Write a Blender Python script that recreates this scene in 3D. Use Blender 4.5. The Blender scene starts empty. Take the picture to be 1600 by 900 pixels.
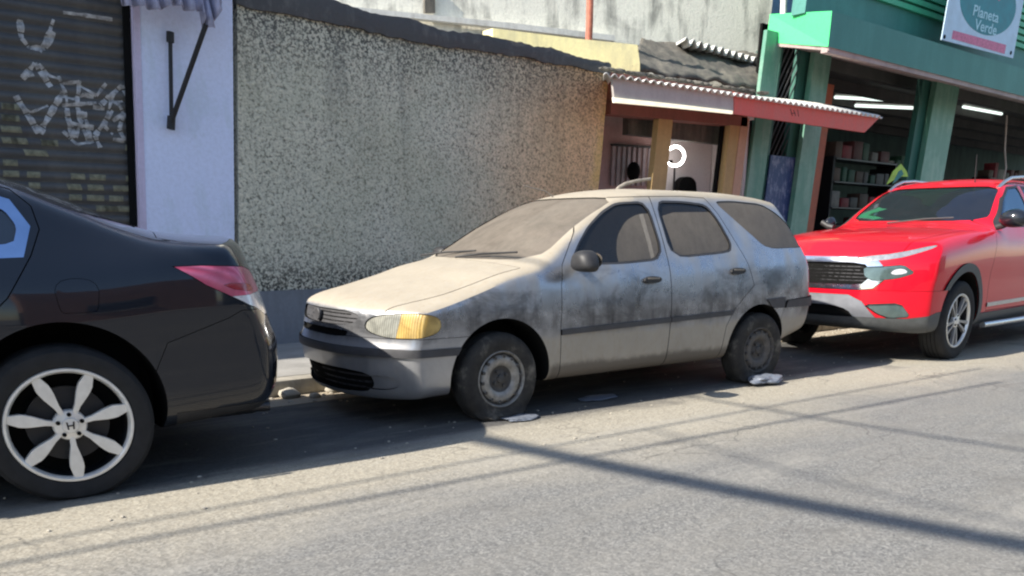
import bpy, bmesh, math, random
import numpy as np
from mathutils import Vector, Matrix, noise
from mathutils.bvhtree import BVHTree
PI = math.pi
rad = math.radians
random.seed(7)
sc = bpy.context.scene
C = bpy.context.collection

# ---------------------------------------------------------------- camera
F_PX, YAW, PITCH, ROLL, CAM_H, CX, CY = 1296.26, 0.6999, 0.2960, -0.0056, 1.1151, 866.48, 759.94
fwd = Vector((math.sin(YAW) * math.cos(PITCH), math.cos(YAW) * math.cos(PITCH), -math.sin(PITCH)))
rgt0 = Vector((math.cos(YAW), -math.sin(YAW), 0))
dwn0 = fwd.cross(rgt0)
rgt = math.cos(ROLL) * rgt0 + math.sin(ROLL) * dwn0
dwn = -math.sin(ROLL) * rgt0 + math.cos(ROLL) * dwn0
cam_d = bpy.data.cameras.new('camera')
cam = bpy.data.objects.new('camera', cam_d)
C.objects.link(cam)
cam.matrix_world = Matrix(((rgt.x, -dwn.x, -fwd.x, 0), (rgt.y, -dwn.y, -fwd.y, 0), (rgt.z, -dwn.z, -fwd.z, CAM_H), (0, 0, 0, 1)))
cam_d.sensor_width = 36
cam_d.lens = 36 * F_PX / 1600
cam_d.shift_x = (800 - CX) / 1600
cam_d.shift_y = (CY - 450) / 1600
cam_d.clip_start = 0.05
cam_d.clip_end = 2000
sc.camera = cam

# ---------------------------------------------------------------- sky and sun
SUN_TO = Vector((-1.24, 0.20, 1.0)).normalized()      # towards the sun
world = bpy.data.worlds.new('World')
sc.world = world
world.use_nodes = True
wn = world.node_tree
bg = wn.nodes['Background']
sky = wn.nodes.new('ShaderNodeTexSky')
sky.sky_type = 'NISHITA'
sky.sun_disc = False
sky.sun_elevation = math.asin(SUN_TO.z)
sky.sun_rotation = math.atan2(SUN_TO.x, SUN_TO.y)
sky.altitude = 700
sky.air_density = 1.1
sky.dust_density = 1.2
wn.links.new(sky.outputs[0], bg.inputs[0])
bg.inputs[1].default_value = 0.115
sun_d = bpy.data.lights.new('sun', 'SUN')
sun_d.energy = 5.0
sun_d.angle = rad(0.55)
sun_d.color = (1.0, 0.93, 0.82)
sun = bpy.data.objects.new('sun', sun_d)
C.objects.link(sun)
sun.rotation_euler = (-SUN_TO).to_track_quat('-Z', 'Y').to_euler()
sun.location = (0, 5, 30)
sc.view_settings.view_transform = 'Standard'
sc.view_settings.look = 'None'
sc.view_settings.exposure = 1.0
sc.view_settings.gamma = 1
sc.cycles.use_denoising = True
sc.cycles.max_bounces = 6
sc.cycles.pixel_filter_type = 'BLACKMAN_HARRIS'
sc.cycles.filter_width = 2.2
LEAN = 0.098                                            # the street climbs towards +X, so plumb walls lean off its normal


# ---------------------------------------------------------------- helpers
def at(px, py, Y):
    """the point on the plane Y = const seen at photograph position px, py"""
    d = rgt * ((px - CX) / F_PX) + dwn * ((py - CY) / F_PX) + fwd
    t = Y / d.y
    return Vector((d.x * t, Y, CAM_H + d.z * t))


def atz(px, py, z=0.0):
    d = rgt * ((px - CX) / F_PX) + dwn * ((py - CY) / F_PX) + fwd
    t = (z - CAM_H) / d.z
    return Vector((d.x * t, d.y * t, z))


def link(name, me, parent=None, mat=None):
    o = bpy.data.objects.new(name, me)
    C.objects.link(o)
    if mat is not None and not me.materials:
        me.materials.append(mat)
    if parent is not None:
        o.parent = parent
    return o


def obj(name, bm, mat, parent=None, smooth=None):
    me = bpy.data.meshes.new(name)
    bmesh.ops.recalc_face_normals(bm, faces=bm.faces)
    bm.to_mesh(me)
    bm.free()
    if smooth is not None:
        me.shade_smooth()
        me.set_sharp_from_angle(angle=rad(smooth))
    return link(name, me, parent, mat)


def tag(o, label=None, cat=None, group=None, kind=None):
    if label: o['label'] = label
    if cat: o['category'] = cat
    if group: o['group'] = group
    if kind: o['kind'] = kind
    return o


def empty(name, loc=(0, 0, 0), rz=0.0):
    o = bpy.data.objects.new(name, None)
    C.objects.link(o)
    o.location = loc
    o.rotation_euler = (0, 0, rz)
    o.empty_display_size = 0.2
    return o


def add_box(bm, lo, hi, lean=0.0):
    x0, y0, z0 = lo
    x1, y1, z1 = hi
    v = [bm.verts.new((x + lean * z, y, z)) for z in (z0, z1) for y in (y0, y1) for x in (x0, x1)]
    for f in ((0, 2, 3, 1), (4, 5, 7, 6), (0, 1, 5, 4), (2, 6, 7, 3), (0, 4, 6, 2), (1, 3, 7, 5)):
        bm.faces.new([v[i] for i in f])
    return bm


def box(lo, hi, lean=0.0, bevel=0.0):
    bm = add_box(bmesh.new(), lo, hi, lean)
    if bevel:
        bmesh.ops.bevel(bm, geom=list(bm.edges), offset=bevel, segments=2, affect='EDGES', profile=0.5)
    return bm


def add_prism(bm, pts, d):
    """closed prism: polygon pts (3D) swept by vector d"""
    d = Vector(d)
    a = [bm.verts.new(p) for p in pts]
    b = [bm.verts.new(Vector(p) + d) for p in pts]
    n = len(a)
    bm.faces.new(a)
    bm.faces.new(b[::-1])
    for i in range(n):
        bm.faces.new((a[i], b[i], b[(i + 1) % n], a[(i + 1) % n]))
    return bm


def prism(pts, d, bevel=0.0):
    bm = add_prism(bmesh.new(), pts, d)
    bmesh.ops.recalc_face_normals(bm, faces=bm.faces)
    if bevel:
        bmesh.ops.bevel(bm, geom=list(bm.edges), offset=bevel, segments=2, affect='EDGES', profile=0.5)
    return bm


def chaikin(pts, n=2, q=0.25):
    for _ in range(n):
        out = []
        for i in range(len(pts)):
            a, b = np.array(pts[i], float), np.array(pts[(i + 1) % len(pts)], float)
            out += [tuple(a + (b - a) * q), tuple(b + (a - b) * q)]
        pts = out
    return pts


def add_tube(bm, path, r, seg=10, r2=None):
    path = [Vector(p) for p in path]
    rings = []
    n = len(path)
    up = None
    for i, p in enumerate(path):
        t = (path[min(i + 1, n - 1)] - path[max(i - 1, 0)]).normalized()
        if up is None:
            up = Vector((0, 0, 1)) if abs(t.z) < 0.9 else Vector((1, 0, 0))
        s = t.cross(up).normalized()
        up = s.cross(t).normalized()
        rr = r if r2 is None else r + (r2 - r) * i / (n - 1)
        rings.append([bm.verts.new(p + rr * (math.cos(a) * s + math.sin(a) * up)) for a in [2 * PI * k / seg for k in range(seg)]])
    for i in range(n - 1):
        for k in range(seg):
            bm.faces.new((rings[i][k], rings[i][(k + 1) % seg], rings[i + 1][(k + 1) % seg], rings[i + 1][k]))
    bm.faces.new(rings[0][::-1])
    bm.faces.new(rings[-1])
    return bm


def tube(path, r, seg=10, r2=None):
    return add_tube(bmesh.new(), path, r, seg, r2)


def add_lathe_y(bm, prof, seg=64, cx=0.0, cz=0.0, ang0=0.0):
    """closed profile of (radius, y) turned about the y axis through (cx, cz)"""
    rings = []
    for k in range(seg):
        a = ang0 + 2 * PI * k / seg
        rings.append([bm.verts.new((cx + r * math.cos(a), y, cz + r * math.sin(a))) for r, y in prof])
    m = len(prof)
    for k in range(seg):
        A, B = rings[k], rings[(k + 1) % seg]
        for i in range(m):
            j = (i + 1) % m
            vs = [A[i], A[j], B[j], B[i]]
            bm.faces.new(vs)
    return bm


def boolean(o, cutter_bm, op='DIFFERENCE'):
    """cut in place; the cutter is thrown away"""
    bmesh.ops.recalc_face_normals(cutter_bm, faces=cutter_bm.faces)
    me = bpy.data.meshes.new('cutter')
    cutter_bm.to_mesh(me)
    cutter_bm.free()
    c = bpy.data.objects.new('cutter', me)
    C.objects.link(c)
    res = None
    for solver in ('MANIFOLD', 'EXACT'):
        m = o.modifiers.new('cut', 'BOOLEAN')
        m.operation = op
        m.solver = solver
        m.object = c
        dg = bpy.context.evaluated_depsgraph_get()
        res = bpy.data.meshes.new_from_object(o.evaluated_get(dg))
        o.modifiers.clear()
        if len(res.polygons) > 0:
            break
    old = o.data
    o.data = res
    bpy.data.objects.remove(c)
    bpy.data.meshes.remove(me)
    if old.users == 0:
        bpy.data.meshes.remove(old)
    return o


# ---------------------------------------------------------------- materials
MATS = {}


def rgb(c):
    return (c[0], c[1], c[2], 1.0)


class NT:
    def __init__(self, name):
        self.m = bpy.data.materials.new(name)
        self.m.use_nodes = True
        self.t = self.m.node_tree
        self.b = self.t.nodes['Principled BSDF']
        MATS[name] = self.m

    def n(self, kind, **kw):
        nd = self.t.nodes.new(kind)
        for k, v in kw.items():
            if k.startswith('i_'):
                nd.inputs[k[2:].replace('_', ' ')].default_value = v
            else:
                setattr(nd, k, v)
        return nd

    def l(self, a, b):
        self.t.links.new(a, b)

    def coord(self, scale=(1, 1, 1), which='Object', rot=(0, 0, 0)):
        tc = self.n('ShaderNodeTexCoord')
        mp = self.n('ShaderNodeMapping')
        mp.inputs['Scale'].default_value = scale
        mp.inputs['Rotation'].default_value = rot
        self.l(tc.outputs[which], mp.inputs['Vector'])
        return mp.outputs[0]

    def noise(self, vec, scale, detail=4, rough=0.55, dist=0.0):
        nd = self.n('ShaderNodeTexNoise')
        nd.inputs['Scale'].default_value = scale
        nd.inputs['Detail'].default_value = detail
        nd.inputs['Roughness'].default_value = rough
        nd.inputs['Distortion'].default_value = dist
        self.l(vec, nd.inputs['Vector'])
        return nd.outputs['Fac']

    def ramp(self, fac, stops):
        r = self.n('ShaderNodeValToRGB')
        e = r.color_ramp.elements
        while len(e) < len(stops):
            e.new(0.5)
        for i, (p, c) in enumerate(stops):
            e[i].position = p
            e[i].color = rgb(c) if not isinstance(c, (int, float)) else (c, c, c, 1)
        self.l(fac, r.inputs[0])
        return r.outputs[0]

    def mix(self, fac, a, b, mode='MIX'):
        m = self.n('ShaderNodeMix', data_type='RGBA', blend_type=mode)
        for i, v in ((0, fac), (6, a), (7, b)):
            if isinstance(v, (int, float)):
                m.inputs[i].default_value = v
            elif isinstance(v, tuple):
                m.inputs[i].default_value = rgb(v)
            else:
                self.l(v, m.inputs[i])
        return m.outputs[2]

    def math(self, op, a, b=0.0, c=None, clamp=False):
        m = self.n('ShaderNodeMath', operation=op, use_clamp=clamp)
        for i, v in ((0, a), (1, b), (2, c)):
            if v is None: continue
            if isinstance(v, (int, float)):
                m.inputs[i].default_value = v
            else:
                self.l(v, m.inputs[i])
        return m.outputs[0]

    def bump(self, h, strength=0.3, dist=0.01):
        b = self.n('ShaderNodeBump')
        b.inputs['Strength'].default_value = strength
        b.inputs['Distance'].default_value = dist
        self.l(h, b.inputs['Height'])
        self.l(b.outputs[0], self.b.inputs['Normal'])

    def set(self, key, v):
        if isinstance(v, tuple):
            self.b.inputs[key].default_value = rgb(v) if len(v) == 3 else v
        elif isinstance(v, (int, float)):
            self.b.inputs[key].default_value = v
        else:
            self.l(v, self.b.inputs[key])


def plain(name, col, rough=0.6, metal=0.0, var=0.25, scale=8.0, bump=0.0, coat=0.0, spec=None, emit=None):
    """a colour broken up by soft grime"""
    t = NT(name)
    v = t.coord()
    n = t.noise(v, scale, 6, 0.62)
    d = tuple(c * (1 - var) for c in col)
    h = tuple(min(1, c * (1 + var * 0.6)) for c in col)
    t.set('Base Color', t.ramp(n, [(0.3, d), (0.72, h)]))
    t.set('Roughness', t.math('MULTIPLY_ADD', n, 0.25, max(0.02, rough - 0.12)))
    t.set('Metallic', metal)
    if coat:
        t.set('Coat Weight', coat)
        t.set('Coat Roughness', 0.04)
    if bump:
        t.bump(t.noise(v, scale * 9, 5, 0.6), bump, 0.01)
    if spec is not None:
        t.set('Specular IOR Level', spec)
    if emit:
        t.set('Emission Color', emit[0])
        t.set('Emission Strength', emit[1])
    return t.m

# ---------------------------------------------------------------- car building kit
def pchip(xs, ys):
    """smooth monotone curve through the points"""
    xs = np.array(xs, float); ys = np.array(ys, float)
    h = np.diff(xs); d = np.diff(ys) / h
    m = np.zeros(len(xs))
    m[0], m[-1] = d[0], d[-1]
    for i in range(1, len(xs) - 1):
        if d[i - 1] * d[i] > 0:
            w1, w2 = 2 * h[i] + h[i - 1], h[i] + 2 * h[i - 1]
            m[i] = (w1 + w2) / (w1 / d[i - 1] + w2 / d[i])

    def f(x):
        x = np.clip(x, xs[0], xs[-1])
        i = np.clip(np.searchsorted(xs, x) - 1, 0, len(h) - 1)
        t = (x - xs[i]) / h[i]
        return ((2 * t**3 - 3 * t**2 + 1) * ys[i] + (t**3 - 2 * t**2 + t) * h[i] * m[i] + (-2 * t**3 + 3 * t**2) * ys[i + 1] + (t**3 - t**2) * h[i] * m[i + 1])
    return f


def body_mesh(S, nx=150, ns=38, nv=30):
    """one closed shell, x along the car (front at low x), y across, z up, from profile curves"""
    zt, zb, W = S['top'], S['bottom'], S['width']
    xF, xR = S['front'], S['rear']
    belt, prof, tumble = S['belt'], S['prof'], S['tumble']
    XF, XR, xm = S['XF'], S['XR'], S['xm']
    setF, pF, setR, pR = S['set']
    kc = S.get('kc', 0.2)

    def ZT(x, y):
        k = kc * np.clip((xm - x) / 0.9, -1, 1)
        return zt(x - k * y * y) - S['crown'](x) * y * y

    def HW(x, z):
        b = belt(x)
        z0 = zb(x)
        q = np.clip((z - z0) / (b - z0), 0, 1)
        w = W(x) * prof(q)
        return np.where(z > b, w - tumble(x) * (z - b) - S.get('tumble2', 0.25) * np.maximum(z - b, 0) ** 2, w)

    def P(u, v, s):
        x0 = XF + (XR - XF) * u
        wF = np.clip(1 - (x0 - XF) / S['reachF'], 0, 1) ** 1.6
        wR = np.clip(1 - (XR - x0) / S['reachR'], 0, 1) ** 1.6
        x = x0.copy()
        av = np.abs(v)
        for _ in range(4):
            ye = HW(x, ZT(x, 0.6 * W(x)))
            for _ in range(2):
                ze = ZT(x, ye)
                ye = HW(x, ze)
            zedge = ZT(x, ye)
            z = zb(x) + s * (zedge - zb(x))
            hw = HW(x, z)
            y = v * hw
            zz = np.where(s >= 1, ZT(x, y), zb(x) + s * (ZT(x, y) - zb(x)))
            z = np.where(s <= 0, zb(x), zz)
            x = x0 + wF * (xF(z) - XF + setF * av ** pF) + wR * (xR(z) - XR - setR * av ** pR)
        return np.stack([x, y, z], -1)

    us = np.linspace(0, 1, nx + 1); ss = np.linspace(0, 1, ns + 1); vs = np.linspace(-1, 1, nv + 1)
    if 'ucl' in S:  # denser stations near the ends
        us = 0.5 - 0.5 * np.sign(0.5 - us) * np.abs(1 - 2 * us) ** S['ucl']
    idx = {}
    pts = []

    def vid(i, j, k):
        key = (i, j, k)
        if key not in idx:
            idx[key] = len(pts)
            pts.append((us[i], vs[j], ss[k]))
        return idx[key]
    faces = []
    for i in range(nx):
        for j in range(nv):
            faces.append((vid(i, j, 0), vid(i, j + 1, 0), vid(i + 1, j + 1, 0), vid(i + 1, j, 0)))
            faces.append((vid(i, j, ns), vid(i + 1, j, ns), vid(i + 1, j + 1, ns), vid(i, j + 1, ns)))
        for k in range(ns):
            faces.append((vid(i, 0, k), vid(i + 1, 0, k), vid(i + 1, 0, k + 1), vid(i, 0, k + 1)))
            faces.append((vid(i, nv, k), vid(i, nv, k + 1), vid(i + 1, nv, k + 1), vid(i + 1, nv, k)))
    for j in range(nv):
        for k in range(ns):
            faces.append((vid(0, j, k), vid(0, j, k + 1), vid(0, j + 1, k + 1), vid(0, j + 1, k)))
            faces.append((vid(nx, j, k), vid(nx, j + 1, k), vid(nx, j + 1, k + 1), vid(nx, j, k + 1)))
    A = np.array(pts)
    V = P(A[:, 0], A[:, 1], A[:, 2])
    # soften every edge of the shell
    F = np.array(faces)
    e = np.concatenate([F[:, [0, 1]], F[:, [1, 2]], F[:, [2, 3]], F[:, [3, 0]]])
    n = len(V)
    for it in range(S.get('soft', 3)):
        acc = np.zeros_like(V); cnt = np.zeros(n)
        np.add.at(acc, e[:, 0], V[e[:, 1]]); np.add.at(acc, e[:, 1], V[e[:, 0]])
        np.add.at(cnt, e[:, 0], 1); np.add.at(cnt, e[:, 1], 1)
        V = V * 0.4 + acc / cnt[:, None] * 0.6
    if 'tweak' in S:
        V = S['tweak'](V)
    me = bpy.data.meshes.new('shell')
    me.from_pydata(V.tolist(), [], faces)
    bm = bmesh.new(); bm.from_mesh(me)
    bmesh.ops.recalc_face_normals(bm, faces=bm.faces)
    bm.to_mesh(me); bm.free()
    return me


class Car:
    """a car shell from which parts are carved; each carved piece becomes a mesh of its own"""

    def __init__(self, name, S, paint, dark):
        self.root = empty(name)
        self.paint, self.dark = paint, dark
        me = body_mesh(S)
        me.materials.append(paint)
        me.materials.append(dark)
        self.body = bpy.data.objects.new('body', me)
        C.objects.link(self.body)
        bm = bmesh.new(); bm.from_mesh(me)
        self.bvh = BVHTree.FromBMesh(bm)
        bm.free()
        self.pieces = [self.body]

    def half(self, y0=None):
        pass

    def cut(self, bm, objs=None):
        me = bpy.data.meshes.new('k'); bmesh.ops.recalc_face_normals(bm, faces=bm.faces); bm.to_mesh(me); bm.free()
        for o in (objs or self.pieces):
            b2 = bmesh.new(); b2.from_mesh(me)
            boolean(o, b2)
        bpy.data.meshes.remove(me)

    def hollow(self, side, cross, x0, x1):
        """cut the cabin out of the solid shell: side outline (x, z) met with cross-section (y, z)"""
        me = bpy.data.meshes.new('k'); b = prism([(x, -1.2, z) for x, z in side], (0, 2.4, 0)); b.to_mesh(me); b.free()
        t = bpy.data.objects.new('k', me); C.objects.link(t)
        boolean(t, prism([(x0, y, z) for y, z in cross], (x1 - x0, 0, 0)), 'INTERSECT')
        b2 = bmesh.new(); b2.from_mesh(t.data)
        bpy.data.objects.remove(t)
        boolean(self.body, b2)

    def carve(self, name, maker, gap=0.004, mat=None, src=None, shift=(0, 0, 0), keep=True, parent=None, remove=True, grow=0.0, thin=None, near=None):
        """maker(offset) gives the cutter grown by offset; the piece is the shell inside it, the shell keeps the rest less a gap"""
        src = src or self.body
        if keep:
            p = src.copy(); p.data = src.data.copy(); p.name = name
            C.objects.link(p)
            boolean(p, maker(0.0), 'INTERSECT')
        if remove:
            boolean(src, maker(gap))
        if not keep:
            return None
        p.parent = parent or self.root
        if mat is not None:
            p.data.materials.clear(); p.data.materials.append(mat); p.data.materials.append(self.dark)
        if shift != (0, 0, 0):
            p.data.transform(Matrix.Translation(shift))
        if grow:
            cen = sum((v.co for v in p.data.vertices), Vector()) / len(p.data.vertices)
            for v in p.data.vertices:
                loc, nrm, i, d = self.bvh.find_nearest(v.co)
                if loc is not None and d < 0.01:
                    v.co = v.co + nrm * grow
        p['_grow'] = abs(grow) + Vector(shift).length + src.get('_grow', 0.0)
        self.pieces.append(p)
        return p

    def finish(self, smooth=28, skip=()):
        self.body.parent = self.root
        self.pieces = [o for o in self.pieces if len(o.data.polygons) or print('EMPTY PIECE', o.name)]
        for o in self.pieces:
            me = o.data
            me.shade_smooth()
            me.set_sharp_from_angle(angle=rad(smooth))
            lim = 0.004 + o.get('_grow', 0.0)
            if '_grow' in o: del o['_grow']
            if me.materials and me.materials[0].get('glass'):
                for f in me.polygons: f.material_index = 0
            elif len(me.materials) > 1:
                for f in me.polygons:
                    loc, nrm, i, d = self.bvh.find_nearest(f.center)
                    f.material_index = 1 if (loc is None or d > lim) else 0


def side_prism(pts, side, y_in, y_out=1.3, off=0.0):
    """polygon in (x, z) pushed across the car on one side; off grows the outline"""
    pts = grow_poly(pts, off)
    s = side
    return prism([(x, s * y_in, z) for x, z in pts], (0, s * (y_out - y_in), 0))


def grow_poly(pts, off):
    if not off:
        return list(pts)
    n = len(pts)
    P = [np.array(p, float) for p in pts]
    area = sum(P[i][0] * P[(i + 1) % n][1] - P[(i + 1) % n][0] * P[i][1] for i in range(n))
    sg = 1 if area > 0 else -1
    out = []
    for i in range(n):
        a, b, c = P[i - 1], P[i], P[(i + 1) % n]
        e1 = b - a; e2 = c - b
        n1 = np.array([e1[1], -e1[0]]) * sg; n2 = np.array([e2[1], -e2[0]]) * sg
        n1 /= max(1e-9, np.linalg.norm(n1)); n2 /= max(1e-9, np.linalg.norm(n2))
        m = n1 + n2
        m /= max(1e-9, np.linalg.norm(m))
        k = off / max(0.35, float(m @ n1))
        out.append(tuple(b + m * k))
    return out


def circle_poly(cx, cz, r, n=56, a0=0.0, a1=2 * PI, rx=None):
    full = abs(a1 - a0 - 2 * PI) < 1e-6
    m = n if full else n + 1
    return [(cx + (rx or r) * math.cos(a0 + (a1 - a0) * i / n), cz + r * math.sin(a0 + (a1 - a0) * i / n)) for i in range(m)]


def dir_prism(o, ang, pts, depth0, depth1, off=0.0):
    """polygon (h, z) in the upright plane through o facing heading ang (deg), swept along that heading"""
    a = rad(ang)
    nrm = Vector((math.cos(a), math.sin(a), 0)); t = Vector((-math.sin(a), math.cos(a), 0))
    pts = grow_poly(pts, off)
    base = [Vector((o[0], o[1], 0)) + t * h + nrm * depth0 + Vector((0, 0, z)) for h, z in pts]
    return prism(base, nrm * (depth1 - depth0))


def mirror_y(bm):
    for v in bm.verts: v.co.y = -v.co.y
    bmesh.ops.reverse_faces(bm, faces=bm.faces)
    return bm


# ---------------------------------------------------------------- wheels
def tyre_bm(R, r, w, flat=0.0, bulge=0.0, tread=True, seg=96):
    """tyre section turned about y; outer face at y=0 going inwards (+y); flat = how far the bottom is squashed"""
    hw = w / 2
    prof = [(r, 0.012), (r + 0.008, 0.0), (r + (R - r) * 0.25, -0.004), (r + (R - r) * 0.5, -0.008), (r + (R - r) * 0.75, -0.003), (R - 0.014, 0.010), (R - 0.004, 0.022)]
    ys = [0.022 + (w - 0.044) * t for t in (0.16, 0.17, 0.2, 0.21, 0.38, 0.39, 0.42, 0.43, 0.58, 0.59, 0.62, 0.63, 0.8, 0.81, 0.84, 0.85)]
    for i, y in enumerate(ys):
        prof.append((R if (i // 1) % 4 in (0, 3) else R - 0.007, y))
    prof += [(R - 0.004, w - 0.022), (R - 0.014, w - 0.010), (r + (R - r) * 0.6, w), (r, w - 0.01), (r - 0.004, w - 0.02), (r - 0.004, 0.02)]
    bm = bmesh.new()
    add_lathe_y(bm, prof, seg)
    if flat:
        for v in bm.verts:
            z = v.co.z
            lim = -(R - flat)
            rr = math.hypot(v.co.x, v.co.z)
            if z < lim + 0.05:
                t = min(1.0, max(0.0, (lim + 0.05 - z) / (0.05 + flat)))
                v.co.z = max(lim, z + 0.0) if z < lim else z
                side = -1 if v.co.y < hw else 1
                if 0.02 < (rr - r):
                    v.co.y += side * bulge * math.sin(PI * min(1, t * 0.9 + 0.1)) * (1 if abs(v.co.y - hw) > hw * 0.6 else 0.3)
                v.co.x *= 1 + 0.11 * t
    return bm


def add_disc(bm, prof, seg=96):
    return add_lathe_y(bm, prof, seg)


def chair_parts(root, x, y, z, mat, w=0.48, hr=True):
    """a car seat facing low x"""
    bm = bmesh.new()
    add_prism(bm, [(x + a, y - w / 2, z + b) for a, b in chaikin([(-0.26, 0.02), (-0.27, 0.12), (0.0, 0.14), (0.24, 0.10), (0.24, 0.0)], 2)], (0, w, 0))
    st = obj('seat', bm, mat, root, 40)
    bm = bmesh.new()
    add_prism(bm, [(x + a, y - w / 2, z + b) for a, b in chaikin([(0.18, 0.06), (0.22, 0.35), (0.32, 0.62), (0.42, 0.62), (0.36, 0.3), (0.30, 0.02)], 2)], (0, w, 0))
    obj('seat_back', bm, mat, st, 40)
    if hr:
        obj('headrest', box((x + 0.34, y - 0.13, z + 0.64), (x + 0.43, y + 0.13, z + 0.80), 0, 0.03), mat, st, 40)

# ---------------------------------------------------------------- shared car materials
RUBBER = plain('rubber', (0.022, 0.022, 0.023), 0.8, var=0.35, scale=14, bump=0.15, spec=0.3)
BLACK_PLASTIC = plain('black_plastic', (0.025, 0.025, 0.027), 0.55, var=0.3, scale=12)
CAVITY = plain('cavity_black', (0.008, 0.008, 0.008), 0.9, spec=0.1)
CHROME = plain('chrome', (0.72, 0.73, 0.75), 0.12, 1.0, var=0.1)
DARK_METAL = plain('dark_metal', (0.09, 0.09, 0.095), 0.45, 0.8, var=0.3)


def dusty_rubber():
    t = NT('dusty_rubber')
    v = t.coord()
    n = t.noise(v, 7, 6, 0.65)
    t.set('Base Color', t.ramp(n, [(0.34, (0.026, 0.025, 0.024)), (0.54, (0.045, 0.042, 0.038)), (0.74, (0.17, 0.155, 0.13))]))
    t.set('Roughness', 0.9)
    t.set('Specular IOR Level', 0.2)
    t.bump(t.noise(v, 60, 4), 0.3, 0.006)
    return t.m


def dusty_paint():
    """old silver-grey metallic paint under months of dust: thick on what faces up, rubbed and streaked on the flanks"""
    t = NT('dusty_silver_paint')
    v = t.coord()
    geo = t.n('ShaderNodeNewGeometry')
    sep = t.n('ShaderNodeSeparateXYZ'); t.l(geo.outputs['Normal'], sep.inputs[0])
    pos = t.n('ShaderNodeSeparateXYZ'); t.l(v, pos.inputs[0])
    big = t.noise(v, 2.1, 6, 0.6, 0.6)
    mid = t.noise(v, 7.5, 7, 0.66, 0.4)
    fine = t.noise(t.coord((40, 40, 14)), 1.0, 5, 0.7)
    streak = t.noise(t.coord((9, 9, 1.2)), 1.0, 5, 0.6, 0.3)
    mr = t.n('ShaderNodeMapRange', interpolation_type='SMOOTHSTEP')
    mr.inputs[1].default_value = 0.30; mr.inputs[2].default_value = 0.80
    t.l(sep.outputs[2], mr.inputs[0])
    upm = mr.outputs[0]
    low = t.n('ShaderNodeMapRange', interpolation_type='SMOOTHSTEP')
    low.inputs[1].default_value = 0.56; low.inputs[2].default_value = 0.46
    t.l(t.math('MULTIPLY_ADD', t.math('SUBTRACT', mid, 0.5), 0.10, pos.outputs[2]), low.inputs[0])
    smear = t.noise(t.coord((1.6, 1.6, 2.6)), 1.0, 7, 0.7, 1.2)
    patches = t.ramp(t.math('ADD', t.math('MULTIPLY', big, 0.6), t.math('MULTIPLY', streak, 0.4)), [(0.46, 0.0), (0.60, 1.0)])
    nose = t.n('ShaderNodeMapRange', interpolation_type='SMOOTHSTEP')
    nose.inputs[1].default_value = -0.35; nose.inputs[2].default_value = 0.3; nose.inputs[3].default_value = 0.22; nose.inputs[4].default_value = 0.88
    t.l(pos.outputs[0], nose.inputs[0])
    side = t.math('MAXIMUM', t.math('MULTIPLY', patches, 0.42), t.math('MULTIPLY', low.outputs[0], nose.outputs[0]))
    dust = t.math('MAXIMUM', t.math('MULTIPLY', upm, 0.97), side)
    dust = t.math('MULTIPLY', dust, t.ramp(fine, [(0.25, 0.84), (0.6, 1.0)]))
    paint = t.mix(mid, (0.26, 0.28, 0.32), (0.50, 0.52, 0.56))
    dcol = t.mix(mid, (0.285, 0.243, 0.18), (0.40, 0.35, 0.265))
    dcol = t.mix(t.ramp(fine, [(0.55, 0.0), (0.75, 0.5)]), dcol, (0.24, 0.20, 0.155))
    # grime band just above the rub strip
    band = t.n('ShaderNodeMapRange', interpolation_type='SMOOTHSTEP')
    band.inputs[1].default_value = 0.76; band.inputs[2].default_value = 0.58
    t.l(t.math('MULTIPLY_ADD', t.math('SUBTRACT', mid, 0.5), 0.35, pos.outputs[2]), band.inputs[0])
    band2 = t.math('MULTIPLY', band.outputs[0], t.math('SUBTRACT', 1.0, low.outputs[0]))
    col = t.mix(dust, paint, dcol)
    col = t.mix(t.math('MULTIPLY', t.math('MULTIPLY', band2, t.ramp(t.math('ADD', t.math('MULTIPLY', big, 0.5), t.math('MULTIPLY', streak, 0.5)), [(0.40, 0.1), (0.6, 0.95)])), t.math('SUBTRACT', 1.0, upm)), col, (0.045, 0.045, 0.05))
    upper = t.n('ShaderNodeMapRange', interpolation_type='SMOOTHSTEP')
    upper.inputs[1].default_value = 0.98; upper.inputs[2].default_value = 0.80
    t.l(pos.outputs[2], upper.inputs[0])
    sm_ = t.math('MULTIPLY', t.math('MULTIPLY', t.ramp(smear, [(0.50, 0.0), (0.63, 0.6)]), upper.outputs[0]), t.math('MULTIPLY', t.math('SUBTRACT', 1.0, upm), t.math('SUBTRACT', 1.0, low.outputs[0])))
    col = t.mix(sm_, col, (0.05, 0.052, 0.058))
    sill = t.n('ShaderNodeMapRange', interpolation_type='SMOOTHSTEP')
    sill.inputs[1].default_value = 0.33; sill.inputs[2].default_value = 0.28
    t.l(t.math('MULTIPLY_ADD', t.math('SUBTRACT', mid, 0.5), 0.08, pos.outputs[2]), sill.inputs[0])
    xm = t.n('ShaderNodeMapRange'); xm.inputs[1].default_value = 0.36; xm.inputs[2].default_value = 0.42
    t.l(pos.outputs[0], xm.inputs[0])
    col = t.mix(t.math('MULTIPLY', t.math('MULTIPLY', sill.outputs[0], xm.outputs[0]), 0.85), col, (0.105, 0.09, 0.075))
    t.set('Base Color', col)
    t.set('Metallic', t.math('MULTIPLY', t.math('SUBTRACT', 1.0, dust), 0.75))
    t.set('Roughness', t.math('MULTIPLY_ADD', dust, 0.55, t.math('MULTIPLY_ADD', mid, 0.22, 0.14)))
    t.set('Coat Weight', t.math('MULTIPLY', t.math('SUBTRACT', 1.0, dust), 0.55))
    t.set('Coat Roughness', 0.08)
    t.bump(fine, 0.05, 0.004)
    return t.m


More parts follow.
